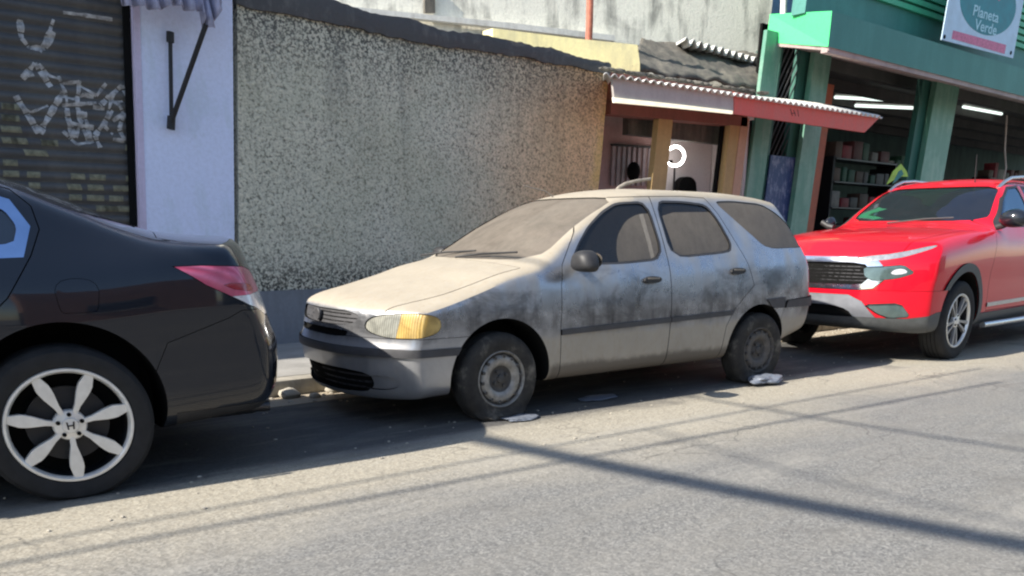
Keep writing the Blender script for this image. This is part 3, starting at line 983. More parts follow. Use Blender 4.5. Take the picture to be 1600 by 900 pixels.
def alloy_wheel(parent, loc, rz, R, r, w, spokes, dusty=False, letter=False, rot=0.0):
    wl = empty('wheel', loc, rz)
    wl.parent = parent
    obj('tyre', tyre_bm(R, r, w, 0.004, 0.004), DUST_RUBBER if dusty else RUBBER, wl, 35)
    bm = bmesh.new()
    add_lathe_y(bm, [(r + 0.004, 0.006), (r, -0.002), (r - 0.010, -0.002), (r - 0.016, 0.006), (r - 0.020, 0.02), (r - 0.020, w - 0.03), (r + 0.003, w - 0.02), (r + 0.003, 0.02)], 96)
    rim = obj('rim', bm, None, wl)
    rim.data.materials.append(ALLOY); rim.data.materials.append(ALLOY_DARK)
    for f in rim.data.polygons:
        f.material_index = 0 if f.center.y < 0.013 else 1
    rim.data.shade_smooth(); rim.data.set_sharp_from_angle(angle=rad(35))
    bm = bmesh.new()
    add_lathe_y(bm, [(0.001, 0.075), (r * 0.66, 0.075), (r * 0.66, 0.095), (0.001, 0.095)], 48)
    add_lathe_y(bm, [(0.001, 0.12), (r * 0.97, 0.12), (r * 0.97, 0.125), (0.001, 0.125)], 48)
    bd = obj('brake_disc', bm, BRAKE, wl, 35)
    bd.data.materials.append(CAVITY)
    for f in bd.data.polygons:
        if f.center.y > 0.11: f.material_index = 1
    for kind, ang, outl, y0, dep, mt in spokes(r):
        bm = bmesh.new()
        pts = [(p[0] * math.cos(ang) - p[1] * math.sin(ang), y0 + 0.016 * (1 - min(1, p[0] / r)) ** 2 - 0.000, p[0] * math.sin(ang) + p[1] * math.cos(ang)) for p in outl]
        add_prism(bm, pts, (0, dep, 0))
        bmesh.ops.recalc_face_normals(bm, faces=bm.faces)
        bmesh.ops.bevel(bm, geom=[e for e in bm.edges if abs(e.verts[0].co.y - e.verts[1].co.y) < 0.015 and (e.verts[0].co.y + e.verts[1].co.y) / 2 < y0 + 0.017], offset=0.003, segments=2, affect='EDGES')
        obj(kind, bm, mt, wl, 25)
    bm = bmesh.new()
    add_lathe_y(bm, [(0.001, 0.004), (0.030, 0.006), (0.034, 0.012), (0.060, 0.016), (0.066, 0.024), (0.066, 0.05), (0.001, 0.05)], 40)
    hb = obj('hub', bm, ALLOY, wl, 35)
    bm = bmesh.new()
    for k in range(5):
        a = 2 * PI * k / 5 + 0.3
        cx_, cz_ = 0.047 * math.cos(a), 0.047 * math.sin(a)
        add_prism(bm, [(cx_ + 0.009 * math.cos(b), 0.007, cz_ + 0.009 * math.sin(b)) for b in [2 * PI * i / 8 for i in range(8)]], (0, 0.02, 0))
    o = obj('wheel_bolts', bm, CAVITY, hb); o['kind'] = 'stuff'
    if letter:
        bm = bmesh.new()
        for sx in (-1, 1):
            add_prism(bm, [(sx * 0.008 - 0.003 + sx * 0.002, 0.0015, -0.016), (sx * 0.008 + 0.003 + sx * 0.002, 0.0015, -0.016), (sx * 0.008 + 0.003 + sx * 0.005, 0.0015, 0.016), (sx * 0.008 - 0.003 + sx * 0.005, 0.0015, 0.016)], (0, 0.005, 0))
        add_prism(bm, [(-0.008, 0.0015, -0.003), (0.008, 0.0015, -0.003), (0.009, 0.0015, 0.003), (-0.009, 0.0015, 0.003)], (0, 0.005, 0))
        obj('emblem', bm, ALLOY_DARK, hb)
    return wl


def petals(r):
    out = []
    for k in range(7):
        a = -PI / 2 + 2 * PI * k / 7
        w0, w1, w2 = 0.010, 0.027, 0.015
        L = r - 0.006
        o = [(0.050, -w0), (0.09, -w0 * 1.15), (L * 0.60, -w1 * 0.86), (L * 0.70, -w1 * 0.98), (L * 0.78, -w1), (L, -w2), (L, w2), (L * 0.78, w1), (L * 0.70, w1 * 0.98), (L * 0.60, w1 * 0.86), (0.09, w0 * 1.15), (0.050, w0)]
        out.append(('spoke', a, o, 0.004, 0.030, ALLOY))
    return out


def twin_spokes(r):
    out = []
    for k in range(5):
        for d in (-1, 1):
            a = -PI / 2 + 2 * PI * k / 5 + d * 0.19
            L = r - 0.012
            o = [(0.045, -0.012), (L * 0.6, -0.011), (L, -0.021), (L, 0.016), (L * 0.6, 0.012), (0.045, 0.012)]
            out.append(('spoke', a, o, 0.006, 0.028, ALLOY))
    return out


def smoky_twins(r):
    return [(a, b, c_, d, e, ALLOY_GREY) for a, b, c_, d, e, f in twin_spokes(r)]


def mirror_part(c, R, s, x, y, z, mat, sx, sy, sz):
    bm = bmesh.new()
    bmesh.ops.create_uvsphere(bm, u_segments=28, v_segments=16, radius=1.0)
    for v in bm.verts:
        a, b, e = v.co
        f = 1 if a < 0 else 0.35
        v.co = Vector((a * sx * f, b * sy * (1 - 0.12 * e), e * sz))
    mi = obj('wing_mirror', bm, mat, R, 50)
    mi.location = (x, s * y, z)
    return mi


def black_sedan():
    zt = pchip([-3.95, -3.78, -3.5, -3.0, -2.3, -2.15, -1.3, -0.95, -0.6, -0.3, 0.0, 0.15, 0.3, 0.45, 0.58, 0.72, 0.93, 1.2],
               [0.70, 0.74, 0.83, 0.92, 1.005, 1.03, 1.40, 1.45, 1.455, 1.425, 1.350, 1.295, 1.232, 1.165, 1.120, 1.102, 1.094, 1.09])
    S = dict(
        top=zt,
        bottom=pchip([-4, -3.6, -3.2, -2.4, -0.4, 0.5, 0.8, 1.2], [0.22, 0.18, 0.19, 0.18, 0.19, 0.25, 0.27, 0.33]),
        width=pchip([-3.95, -3.5, -2.8, -2.0, -0.2, 0.4, 0.8, 1.1], [0.82, 0.89, 0.918, 0.92, 0.922, 0.915, 0.885, 0.84]),
        front=pchip([0.15, 0.3, 0.5, 0.7, 0.8], [-3.70, -3.79, -3.81, -3.78, -3.72]),
        rear=pchip([0.2, 0.30, 0.42, 0.58, 0.66, 0.78, 0.95, 1.05, 1.12], [0.98, 1.06, 1.095, 1.105, 1.08, 1.045, 0.995, 0.965, 0.93]),
        belt=pchip([-4, -2.2, -0.8, 0.0, 0.6, 1.2], [0.82, 0.93, 0.985, 1.015, 1.02, 1.01]),
        prof=pchip([0, 0.1, 0.25, 0.5, 0.68, 0.82, 0.93, 1.0], [0.90, 0.955, 0.975, 0.985, 1.0, 0.995, 0.975, 0.945]),
        tumble=pchip([-4, -2.2, -1.4, -0.2, 0.3, 0.7, 1.2], [1.2, 0.9, 0.45, 0.52, 0.9, 1.4, 1.4]),
        crown=pchip([-4, -2.6, -1.5, 0.0, 0.5, 1.2], [0.10, 0.07, 0.10, 0.12, 0.07, 0.05]),
        XF=-3.78, XR=1.0, xm=-0.8, set=(0.32, 2.6, 0.20, 2.8), reachF=0.8, reachR=0.85, kc=0.22, soft=3)
    c = Car('parked_sedan', S, BLACK_PAINT, CAVITY)
    for s in (-1, 1):
        c.cut(side_prism(circle_poly(0.025, 0.372, 0.385, 64), s, 0.58))
        c.cut(side_prism(circle_poly(-2.80, 0.36, 0.378, 64), s, 0.58))
        tl = [(-0.33, 0.966), (-0.25, 0.968), (-0.063, 0.958), (0.060, 0.940), (0.13, 0.905), (0.20, 0.84), (0.22, 0.725), (0.06, 0.728), (-0.13, 0.79), (-0.26, 0.885)]
        mk = lambda off, s=s: (dir_prism((.86, -.745), -40, tl, -0.30, 0.5, off) if s < 0 else mirror_y(dir_prism((.86, -.745), -40, tl, -0.30, 0.5, off)))
        t_ = c.carve('tail_light', mk, 0.003, RED_LENS)
        cl = [(-0.30, 0.825), (-0.05, 0.838), (0.4, 0.838), (0.4, 0.6), (-0.1, 0.6)]
        mk2 = lambda off, s=s: (dir_prism((.86, -.745), -40, cl, -0.30, 0.5, off) if s < 0 else mirror_y(dir_prism((.86, -.745), -40, cl, -0.30, 0.5, off)))
        c.carve('clear_lens', mk2, 0.001, CLEAR_LENS, src=t_, parent=t_)
        sp = chaikin([(-0.22, 0.892), (-0.06, 0.882), (-0.02, 0.852), (-0.16, 0.852)], 1)
        mk3 = lambda off, s=s: (dir_prism((.86, -.745), -40, sp, -0.30, 0.5, off) if s < 0 else mirror_y(dir_prism((.86, -.745), -40, sp, -0.30, 0.5, off)))
        c.carve('brake_lens', mk3, 0.001, DEEP_RED, src=t_, parent=t_)
        hl = [(-3.9, 0.66), (-3.9, 0.76), (-3.35, 0.86), (-3.30, 0.80), (-3.6, 0.68)]
        c.carve('headlight', lambda off, s=s: side_prism(hl, s, 0.42, 1.3, off), 0.003, LAMP_GLASS)
    # rear screen and windscreen
    rs = chaikin([(-0.12, -0.50), (0.36, -0.635), (0.47, -0.40), (0.50, 0.0), (0.47, 0.40), (0.36, 0.635), (-0.12, 0.50), (-0.10, 0.0)], 1, 0.1)
    c.carve('rear_window', lambda off: prism([(x, y, 1.12) for x, y in grow_poly(rs, off)], (0, 0, 0.5)), 0.003, DARK_GLASS, shift=(0, 0, -0.005))
    ws = chaikin([(-0.70, 1.03), (0.70, 1.03), (0.56, 1.375), (-0.56, 1.375)], 1, 0.1)
    c.carve('windscreen', lambda off: prism([(-2.5, y, z) for y, z in grow_poly(ws, off)], (1.3, 0, 0)), 0.003, DARK_GLASS, shift=(0.006, 0, -0.004))
    # doors
    fd = [(-2.16, 0.23), (-2.18, 0.7), (-2.10, 0.95), (-1.75, 1.17), (-1.45, 1.33), (-1.25, 1.375), (-1.18, 1.38), (-1.12, 1.0), (-1.12, 0.23)]
    rd = [(-1.114, 0.23), (-1.114, 1.0), (-1.174, 1.38), (-0.75, 1.385), (-0.30, 1.335), (-0.04, 1.275), (0.02, 1.21), (0.03, 1.12), (-0.02, 1.02), (-0.13, 0.86), (-0.28, 0.72), (-0.395, 0.55), (-0.41, 0.23)]
    fw = [(-2.02, 0.99), (-1.20, 1.02), (-1.22, 1.335), (-1.42, 1.30), (-1.70, 1.15)]
    rw = [(-1.08, 1.02), (-0.075, 1.055), (-0.045, 1.13), (-0.08, 1.20), (-0.32, 1.28), (-0.75, 1.335), (-1.10, 1.335)]
    for s in (-1, 1):
        for nm, dp, wp in (('front_door', fd, fw), ('rear_door', rd, rw)):
            d = c.carve(nm, lambda off, s=s, d=dp: side_prism(d, s, 0.50, 1.3, off), 0.0045, BLACK_PAINT)
            fr = c.carve('window_trim', lambda off, s=s, w=wp: side_prism(grow_poly(w, 0.044 if nm == 'rear_door' else 0.02), s, 0.52, 1.3, off), 0.001, BLUE_CHROME, src=d, parent=d)  # blue is tinted-in sky reflection; the trim itself is gloss black
            c.carve('window', lambda off, s=s, w=wp: side_prism(chaikin(w, 2, 0.16), s, 0.52, 1.3, off), 0.001, DARK_GLASS, src=fr, parent=d, shift=(0, -s * 0.008, 0))
            hx = -1.28 if nm == 'front_door' else -0.30
            loc = c.bvh.ray_cast(Vector((hx, s * 1.5, 0.88)), Vector((0, -s, 0)))[0]
            h_ = obj('handle', box((-0.09, -0.012, -0.012), (0.09, 0.012, 0.012), 0, 0.007), BLACK_PAINT, d, 35)
            h_.location = (hx, loc.y + s * 0.022, 0.88)
        # crease from the door to the lamp, and fuel flap on the near side
        if s < 0:
            c.carve('fuel_flap', lambda off, s=s: side_prism(chaikin([(0.035, 0.925), (0.205, 0.925), (0.185, 0.80), (0.165, 0.79), (0.06, 0.79), (0.045, 0.80)], 2), s, 0.70, 1.3, off), 0.0018, BLACK_PAINT)
    # boot lid: the deck and the panel between the lamps
    lid = [(0.50, -0.665), (0.86, -0.66), (1.3, -0.60), (1.3, 0.60), (0.86, 0.66), (0.50, 0.665), (0.545, 0.4), (0.56, 0.0), (0.545, -0.4)]
    lid3 = lambda off: prism([(x, y, 0.70 - off) for x, y in grow_poly(lid, off)], (0, 0, 0.6))
    c.carve('boot_lid', lid3, 0.0045, BLACK_PAINT)
    bm_line = [(0.36, 0.05), (0.37, 0.50), (0.44, 0.64), (0.72, 0.735), (0.78, 0.765), (1.4, 0.765), (1.4, 0.05)]
    rb = c.carve('rear_bumper', lambda off: prism([(x, -1.3, z) for x, z in grow_poly(bm_line, off)], (0, 2.6, 0)), 0.003, BLACK_PAINT)
    c.carve('front_bumper', lambda off: add_box(bmesh.new(), (-4.2, -1.3, 0.05), (-3.20 + off, 1.3, 0.60 + off)), 0.003, BLACK_PAINT)
    c.carve('lower_valance', lambda off: add_box(bmesh.new(), (0.45 - off, -1.3, 0.05), (1.5, 1.3, 0.318 + off)), 0.002, BLACK_PLASTIC, src=rb, parent=rb, shift=(-0.006, 0, 0))
    rf = chaikin([(-0.06, 0.36), (0.16, 0.372), (0.16, 0.392), (-0.05, 0.382)], 1)
    for s in (-1, 1):
        mk = lambda off, s=s: (dir_prism((.95, -.7), -30, rf, -0.30, 0.5, off) if s < 0 else mirror_y(dir_prism((.95, -.7), -30, rf, -0.30, 0.5, off)))
        c.carve('reflector', mk, 0.002, RED_LENS, src=rb, parent=rb)
    g1 = chaikin([(-0.45, 0.74), (0.45, 0.74), (0.40, 0.60), (-0.40, 0.60)], 1)
    c.carve('grille', lambda off: prism([(-4.2, y, z) for y, z in grow_poly(g1, off)], (0.6, 0, 0)), 0.003, CHROME, shift=(0.01, 0, 0))
    c.finish()
    R = c.root
    for s in (-1, 1):
        obj('tailpipe', tube([(0.70, s * 0.58, 0.255), (0.90, s * 0.58, 0.25), (0.955, s * 0.58, 0.248)], 0.028, 20), DARK_METAL, R, 40)
        mirror_part(c, R, s, -1.95, 1.02, 1.05, BLACK_PAINT, 0.12, 0.13, 0.085)
    # axle and silencer seen below the bumper
    obj('silencer', box((0.35, -0.55, 0.20), (0.95, 0.55, 0.36), 0, 0.05), DARK_METAL, R, 40)
    for x in (0.015, -2.80):
        alloy_wheel(R, (x, -0.905, 0.322), 0.0, 0.335, 0.242, 0.215, petals, letter=True)
        alloy_wheel(R, (x, 0.905, 0.322), PI, 0.335, 0.242, 0.215, petals, letter=True)
    tag(R, 'glossy black sedan with bright alloy wheels in front of the graffitied roller shutter', 'car', 'cars parked along the kerb')
    th = -0.059
    n = Vector((-math.sin(th), math.cos(th), 0))
    R.location = Vector((0.6288, 3.9417, 0)) + n * 0.92
    R.rotation_euler = (0, 0, th)


def red_pickup():
    zt = pchip([-1.1, -0.93, -0.86, -0.70, -0.4, 0.0, 0.35, 0.50, 0.60, 0.90, 1.25, 1.50, 1.8, 2.4, 2.9, 3.02, 3.12, 3.25, 3.6, 4.1],
               [0.97, 0.995, 1.035, 1.095, 1.145, 1.18, 1.205, 1.222, 1.25, 1.42, 1.60, 1.675, 1.705, 1.71, 1.67, 1.62, 1.30, 1.19, 1.185, 1.18])
    S = dict(
        top=zt,
        bottom=pchip([-1.1, -0.9, -0.6, -0.4, 0.5, 2.5, 3.3, 4.1], [0.36, 0.32, 0.27, 0.27, 0.29, 0.30, 0.36, 0.42]),
        width=pchip([-1.1, -0.8, -0.4, 0.2, 1.0, 3.0, 4.1], [0.84, 0.885, 0.92, 0.925, 0.925, 0.925, 0.90]),
        front=pchip([0.25, 0.35, 0.5, 0.62, 0.8, 0.90, 0.96, 1.02], [-0.86, -0.93, -0.965, -0.965, -0.95, -0.935, -0.90, -0.82]),
        rear=pchip([0.3, 0.5, 1.2], [3.92, 3.97, 3.95]),
        belt=pchip([-1.1, -0.3, 0.4, 1.2, 4.1], [0.96, 1.05, 1.12, 1.165, 1.19]),
        prof=pchip([0, 0.1, 0.25, 0.5, 0.7, 0.85, 0.94, 1.0], [0.93, 0.97, 0.98, 0.985, 1.0, 0.995, 0.98, 0.955]),
        tumble=pchip([-1.1, 0.2, 0.9, 2.6, 3.1, 4.1], [1.4, 0.9, 0.50, 0.48, 0.6, 1.5]),
        crown=pchip([-1.1, -0.5, 0.3, 1.0, 3.0, 4.1], [0.09, 0.075, 0.05, 0.09, 0.10, 0.03]),
        XF=-0.90, XR=3.93, xm=1.7, set=(0.34, 2.5, 0.12, 4.0), reachF=0.75, reachR=0.6, kc=0.20, soft=3)
    c = Car('parked_pickup', S, RED_PAINT, CAVITY)
    for s in (-1, 1):
        c.cut(side_prism(circle_poly(-0.01, 0.40, 0.400, 64), s, 0.58))
        c.cut(side_prism(circle_poly(2.99, 0.40, 0.400, 64), s, 0.58))
    c.hollow([(0.95, 0.55), (2.66, 0.55), (2.66, 1.20), (2.50, 1.57), (1.70, 1.58), (1.14, 1.36), (0.90, 1.20)], [(-0.78, 0.55), (-0.79, 1.10), (-0.69, 1.20), (-0.54, 1.58), (0.54, 1.58), (0.69, 1.20), (0.79, 1.10), (0.78, 0.55)], 0.4, 2.9)
    ws = chaikin([(-0.72, 1.262), (0.72, 1.262), (0.585, 1.600), (-0.585, 1.600)], 2, 0.1)
    c.carve('windscreen', lambda off: prism([(0.3, y, z) for y, z in grow_poly(ws, off)], (1.4, 0, 0)), 0.004, SKY_TINT_GLASS, shift=(0.008, 0, -0.005))
    hood = [(-1.2, -0.56), (-0.80, -0.62), (-0.4, -0.70), (0.42, -0.76), (0.47, -0.3), (0.455, 0.0), (0.47, 0.3), (0.42, 0.76), (-0.4, 0.70), (-0.80, 0.62), (-1.2, 0.56)]
    # lamps
    drl = chaikin([(-0.40, 0.915), (-0.335, 0.935), (-0.095, 0.962), (0.255, 1.040), (0.250, 1.018), (0.065, 0.960), (-0.09, 0.918), (-0.38, 0.885)], 1)
    head = chaikin([(-0.345, 0.84), (-0.189, 0.850), (-0.029, 0.866), (0.070, 0.80), (-0.069, 0.752), (-0.256, 0.728), (-0.335, 0.764)], 1, 0.15)
    fog = chaikin([(-0.32, 0.520), (-0.02, 0.540), (0.08, 0.42), (-0.10, 0.405), (-0.20, 0.44)], 1, 0.15)
    o_ = (-.72, -.675)
    for s in (-1, 1):
        D = lambda pts, off, s=s: (dir_prism(o_, -140, pts, -0.30, 0.5, off) if s < 0 else mirror_y(dir_prism(o_, -140, pts, -0.30, 0.5, off)))
        c.carve('daytime_light', lambda off: D(drl, off), 0.003, DRL_GLASS, shift=(0.004, 0, 0))
        hl = c.carve('headlight', lambda off: D(head, off), 0.004, LAMP_GLASS, shift=(0.006, 0, 0))
        core = chaikin([(-0.13, 0.79), (-0.10, 0.825), (-0.03, 0.838), (0.02, 0.805), (-0.06, 0.782)], 1)
        c.carve('lamp_reflector', lambda off: D(core, off), 0.001, CLEAR_LENS, src=hl, parent=hl, shift=(0.0, 0, 0))
    # bumper cladding: everything dark below a stepped line
    fb = c.carve('front_bumper', lambda off: add_box(bmesh.new(), (-1.4, -1.3, 0.05), (-0.15 + off, 1.3, 0.645 + off)), 0.003, RED_PAINT)
    for s in (-1, 1):
        D = lambda pts, off, s=s: (dir_prism(o_, -140, pts, -0.30, 0.5, off) if s < 0 else mirror_y(dir_prism(o_, -140, pts, -0.30, 0.5, off)))
        fl = c.carve('fog_lamp', lambda off: D(fog, off), 0.003, LAMP_GLASS, src=fb, parent=fb, shift=(0.02, 0, 0))
    low = [(-1.4, 0.05), (-1.4, 0.405), (-0.72, 0.405), (-0.50, 0.455), (-0.10, 0.48), (-0.10, 0.05)]
    c.carve('bumper_cladding', lambda off: prism([(x, -1.3, z) for x, z in grow_poly(low, off)], (0, 2.6, 0)), 0.002, GREY_CLAD, src=fb, parent=fb)
    # skid plate with its dark mouth
    sk = [(-0.60, 0.30), (-0.40, 0.545), (-0.28, 0.60), (0.28, 0.60), (0.40, 0.545), (0.60, 0.30), (0.52, 0.18), (-0.52, 0.18)]
    k1 = c.carve('skid_plate', lambda off: prism([(-1.4, y, z) for y, z in grow_poly(sk, off)], (0.75, 0, 0)), 0.003, SKID, src=fb, parent=fb, grow=0.0)
    mo = chaikin([(-0.36, 0.36), (-0.26, 0.505), (0.26, 0.505), (0.36, 0.36), (0.30, 0.33), (-0.30, 0.33)], 2)
    c.carve('bumper_mouth', lambda off: prism([(-1.4, y, z) for y, z in grow_poly(mo, off)], (0.75, 0, 0)), 0.002, CAVITY, src=k1, parent=fb, shift=(0.03, 0, 0))
    # grille: chrome surround with a dark mesh inside
    go = chaikin([(-0.60, 0.785), (-0.46, 0.925), (0.46, 0.925), (0.60, 0.785), (0.46, 0.645), (-0.46, 0.645)], 1, 0.12)
    gi = chaikin([(-0.47, 0.785), (-0.38, 0.878), (0.38, 0.878), (0.47, 0.785), (0.38, 0.69), (-0.38, 0.69)], 1, 0.12)
    g = c.carve('grille_surround', lambda off: prism([(-1.4, y, z) for y, z in grow_poly(go, off)], (0.75, 0, 0)), 0.003, CHROME, grow=0.008)
    gm = c.carve('grille', lambda off: prism([(-1.4, y, z) for y, z in grow_poly(gi, off)], (0.75, 0, 0)), 0.001, CAVITY, src=g, parent=g, shift=(0.02, 0, 0))
    for z0 in (0.73, 0.765, 0.80, 0.835):
        pass

    def bars(off):
        bm = bmesh.new()
        for z in (0.725, 0.755, 0.785, 0.815, 0.845): add_box(bm, (-1.4, -1.2, z - 0.004), (0, 1.2, z + 0.004))
        return bm
    c.carve('grille_bars', bars, 0, SATIN_DARK, src=gm, parent=g, remove=False, grow=0.008)
    c.carve('bonnet', lambda off: prism([(x, y, 0.925) for x, y in grow_poly(hood, off)], (0, 0, 0.5)), 0.005, RED_PAINT)
    fd = [(0.60, 0.42), (0.56, 0.80), (0.62, 1.10), (0.74, 1.25), (1.12, 1.50), (1.42, 1.625), (1.72, 1.645), (1.76, 1.20), (1.74, 0.42)]
    rd = [(1.748, 0.42), (1.768, 1.20), (1.728, 1.645), (2.5, 1.63), (2.78, 1.55), (2.82, 1.20), (2.62, 0.85), (2.55, 0.42)]
    fw = [(0.80, 1.215), (1.70, 1.225), (1.68, 1.595), (1.42, 1.575), (1.15, 1.455)]
    rw = [(1.82, 1.225), (2.72, 1.24), (2.70, 1.50), (2.45, 1.575), (1.80, 1.595)]
    for s in (-1, 1):
        for nm, dp, wp in (('front_door', fd, fw), ('rear_door', rd, rw)):
            d = c.carve(nm, lambda off, s=s, d=dp: side_prism(d, s, 0.50, 1.3, off), 0.005, RED_PAINT)
            fr = c.carve('window_frame', lambda off, s=s, w=wp: side_prism(grow_poly(w, 0.022), s, 0.52, 1.3, off), 0.001, BLACK_PLASTIC, src=d, parent=d)
            c.carve('window', lambda off, s=s, w=wp: side_prism(chaikin(w, 1, 0.1), s, 0.52, 1.3, off), 0.001, SKY_TINT_GLASS, src=fr, parent=d, shift=(0, -s * 0.006, 0))
            c.carve('door_moulding', lambda off, s=s: side_prism([(0.6, 0.455), (2.6, 0.48), (2.6, 0.515), (0.6, 0.49)], s, 0.6, 1.3, off), 0.001, SATIN, src=d, parent=d, grow=0.01, remove=False)
            hx = 1.58 if nm == 'front_door' else 2.58
            loc = c.bvh.ray_cast(Vector((hx, s * 1.5, 1.05)), Vector((0, -s, 0)))[0]
            h_ = obj('handle', box((-0.10, -0.012, -0.014), (0.10, 0.012, 0.014), 0, 0.008), RED_PAINT, d, 35)
            h_.location = (hx, loc.y + s * 0.024, 1.05)
        # arch cladding and sill
        for cx_ in (-0.01, 2.99):
            ring = circle_poly(cx_, 0.40, 0.402, 40, -0.28, PI + 0.28) + circle_poly(cx_, 0.40, 0.475, 40, -0.24, PI + 0.24)[::-1]
            c.carve('arch_cladding', lambda off, s=s, r_=ring: side_prism(r_, s, 0.60, 1.3, off), 0.001, GREY_CLAD, grow=0.014, remove=False)
        c.carve('sill_cladding', lambda off, s=s: side_prism([(0.44, 0.2), (0.44, 0.40), (2.52, 0.42), (2.52, 0.2)], s, 0.60, 1.3, off), 0.001, GREY_CLAD, grow=0.014, remove=False)
    c.finish()
    R = c.root
    for s in (-1, 1):
        path = [(1.32, s * 0.575, 1.585), (1.46, s * 0.58, 1.650), (1.62, s * 0.58, 1.692), (1.9, s * 0.585, 1.712), (2.4, s * 0.60, 1.71), (2.75, s * 0.60, 1.68), (2.85, s * 0.60, 1.62)]
        obj('roof_rail', tube(path, 0.017, 10), SATIN, R, 40)
        mi = mirror_part(c, R, s, 0.66 if s < 0 else 0.80, 1.02 if s < 0 else 0.96, 1.275 if s < 0 else 1.24, BLACK_PAINT, 0.10, 0.135 if s < 0 else 0.06, 0.085 if s < 0 else 0.07)
        bm = tube([(0.68, s * 0.86, 1.195), (0.67, s * 0.92, 1.21), (0.66, s * 0.99, 1.25)], 0.03, 10)
        obj('mirror_arm', bm, BLACK_PLASTIC, mi).matrix_parent_inverse = mi.matrix_basis.inverted()
    obj('antenna', tube([(1.42, -0.30, 1.65), (1.40, -0.30, 1.75), (1.37, -0.30, 1.92)], 0.006, 6, 0.003), BLACK_PLASTIC, R)
    obj('wiper', tube([(0.50, 0.15, 1.235), (0.60, -0.2, 1.275), (0.66, -0.45, 1.285)], 0.008, 6), BLACK_PLASTIC, R)
    obj('sill_step', tube([(0.52, -0.93, 0.285), (1.5, -0.95, 0.285), (2.45, -0.93, 0.285)], 0.028, 10), SATIN, R, 40)
    for x in (0.0, 2.99):
        alloy_wheel(R, (x, -0.905, 0.355), 0.0, 0.365, 0.245, 0.225, smoky_twins, dusty=False)
        alloy_wheel(R, (x, 0.905, 0.355), PI, 0.365, 0.245, 0.225, smoky_twins, dusty=False)
    for sy in (-0.38, 0.38): chair_parts(R, 1.45, sy, 0.62, CAVITY, 0.5)
    chair_parts(R, 2.2, 0.0, 0.62, CAVITY, 1.3, False)
    bm = bmesh.new(); add_prism(bm, [(x, -0.76, z) for x, z in chaikin([(0.82, 0.75), (0.80, 1.08), (0.92, 1.16), (1.12, 1.13), (1.18, 0.95), (1.1, 0.75)], 2)], (0, 1.52, 0))
    obj('dashboard', bm, CAVITY, R, 40)
    obj('papers', box((0.80, 0.30, 1.165), (1.0, 0.50, 1.185)), CLEAR_LENS, R)
    tag(R, 'bright red pickup with chrome grille parked behind the dusty wagon by the green shop', 'pickup', 'cars parked along the kerb')
    th = 0.0443
    n = Vector((-math.sin(th), math.cos(th), 0))
    R.location = Vector((7.9353, 3.5678, 0)) + n * 0.925
    R.rotation_euler = (0, 0, th)


SKID = plain('matt_silver_skid', (0.26, 0.27, 0.30), 0.45, 0.5, var=0.15)
SATIN_DARK = plain('dark_satin', (0.06, 0.06, 0.065), 0.4, 0.5, var=0.2)


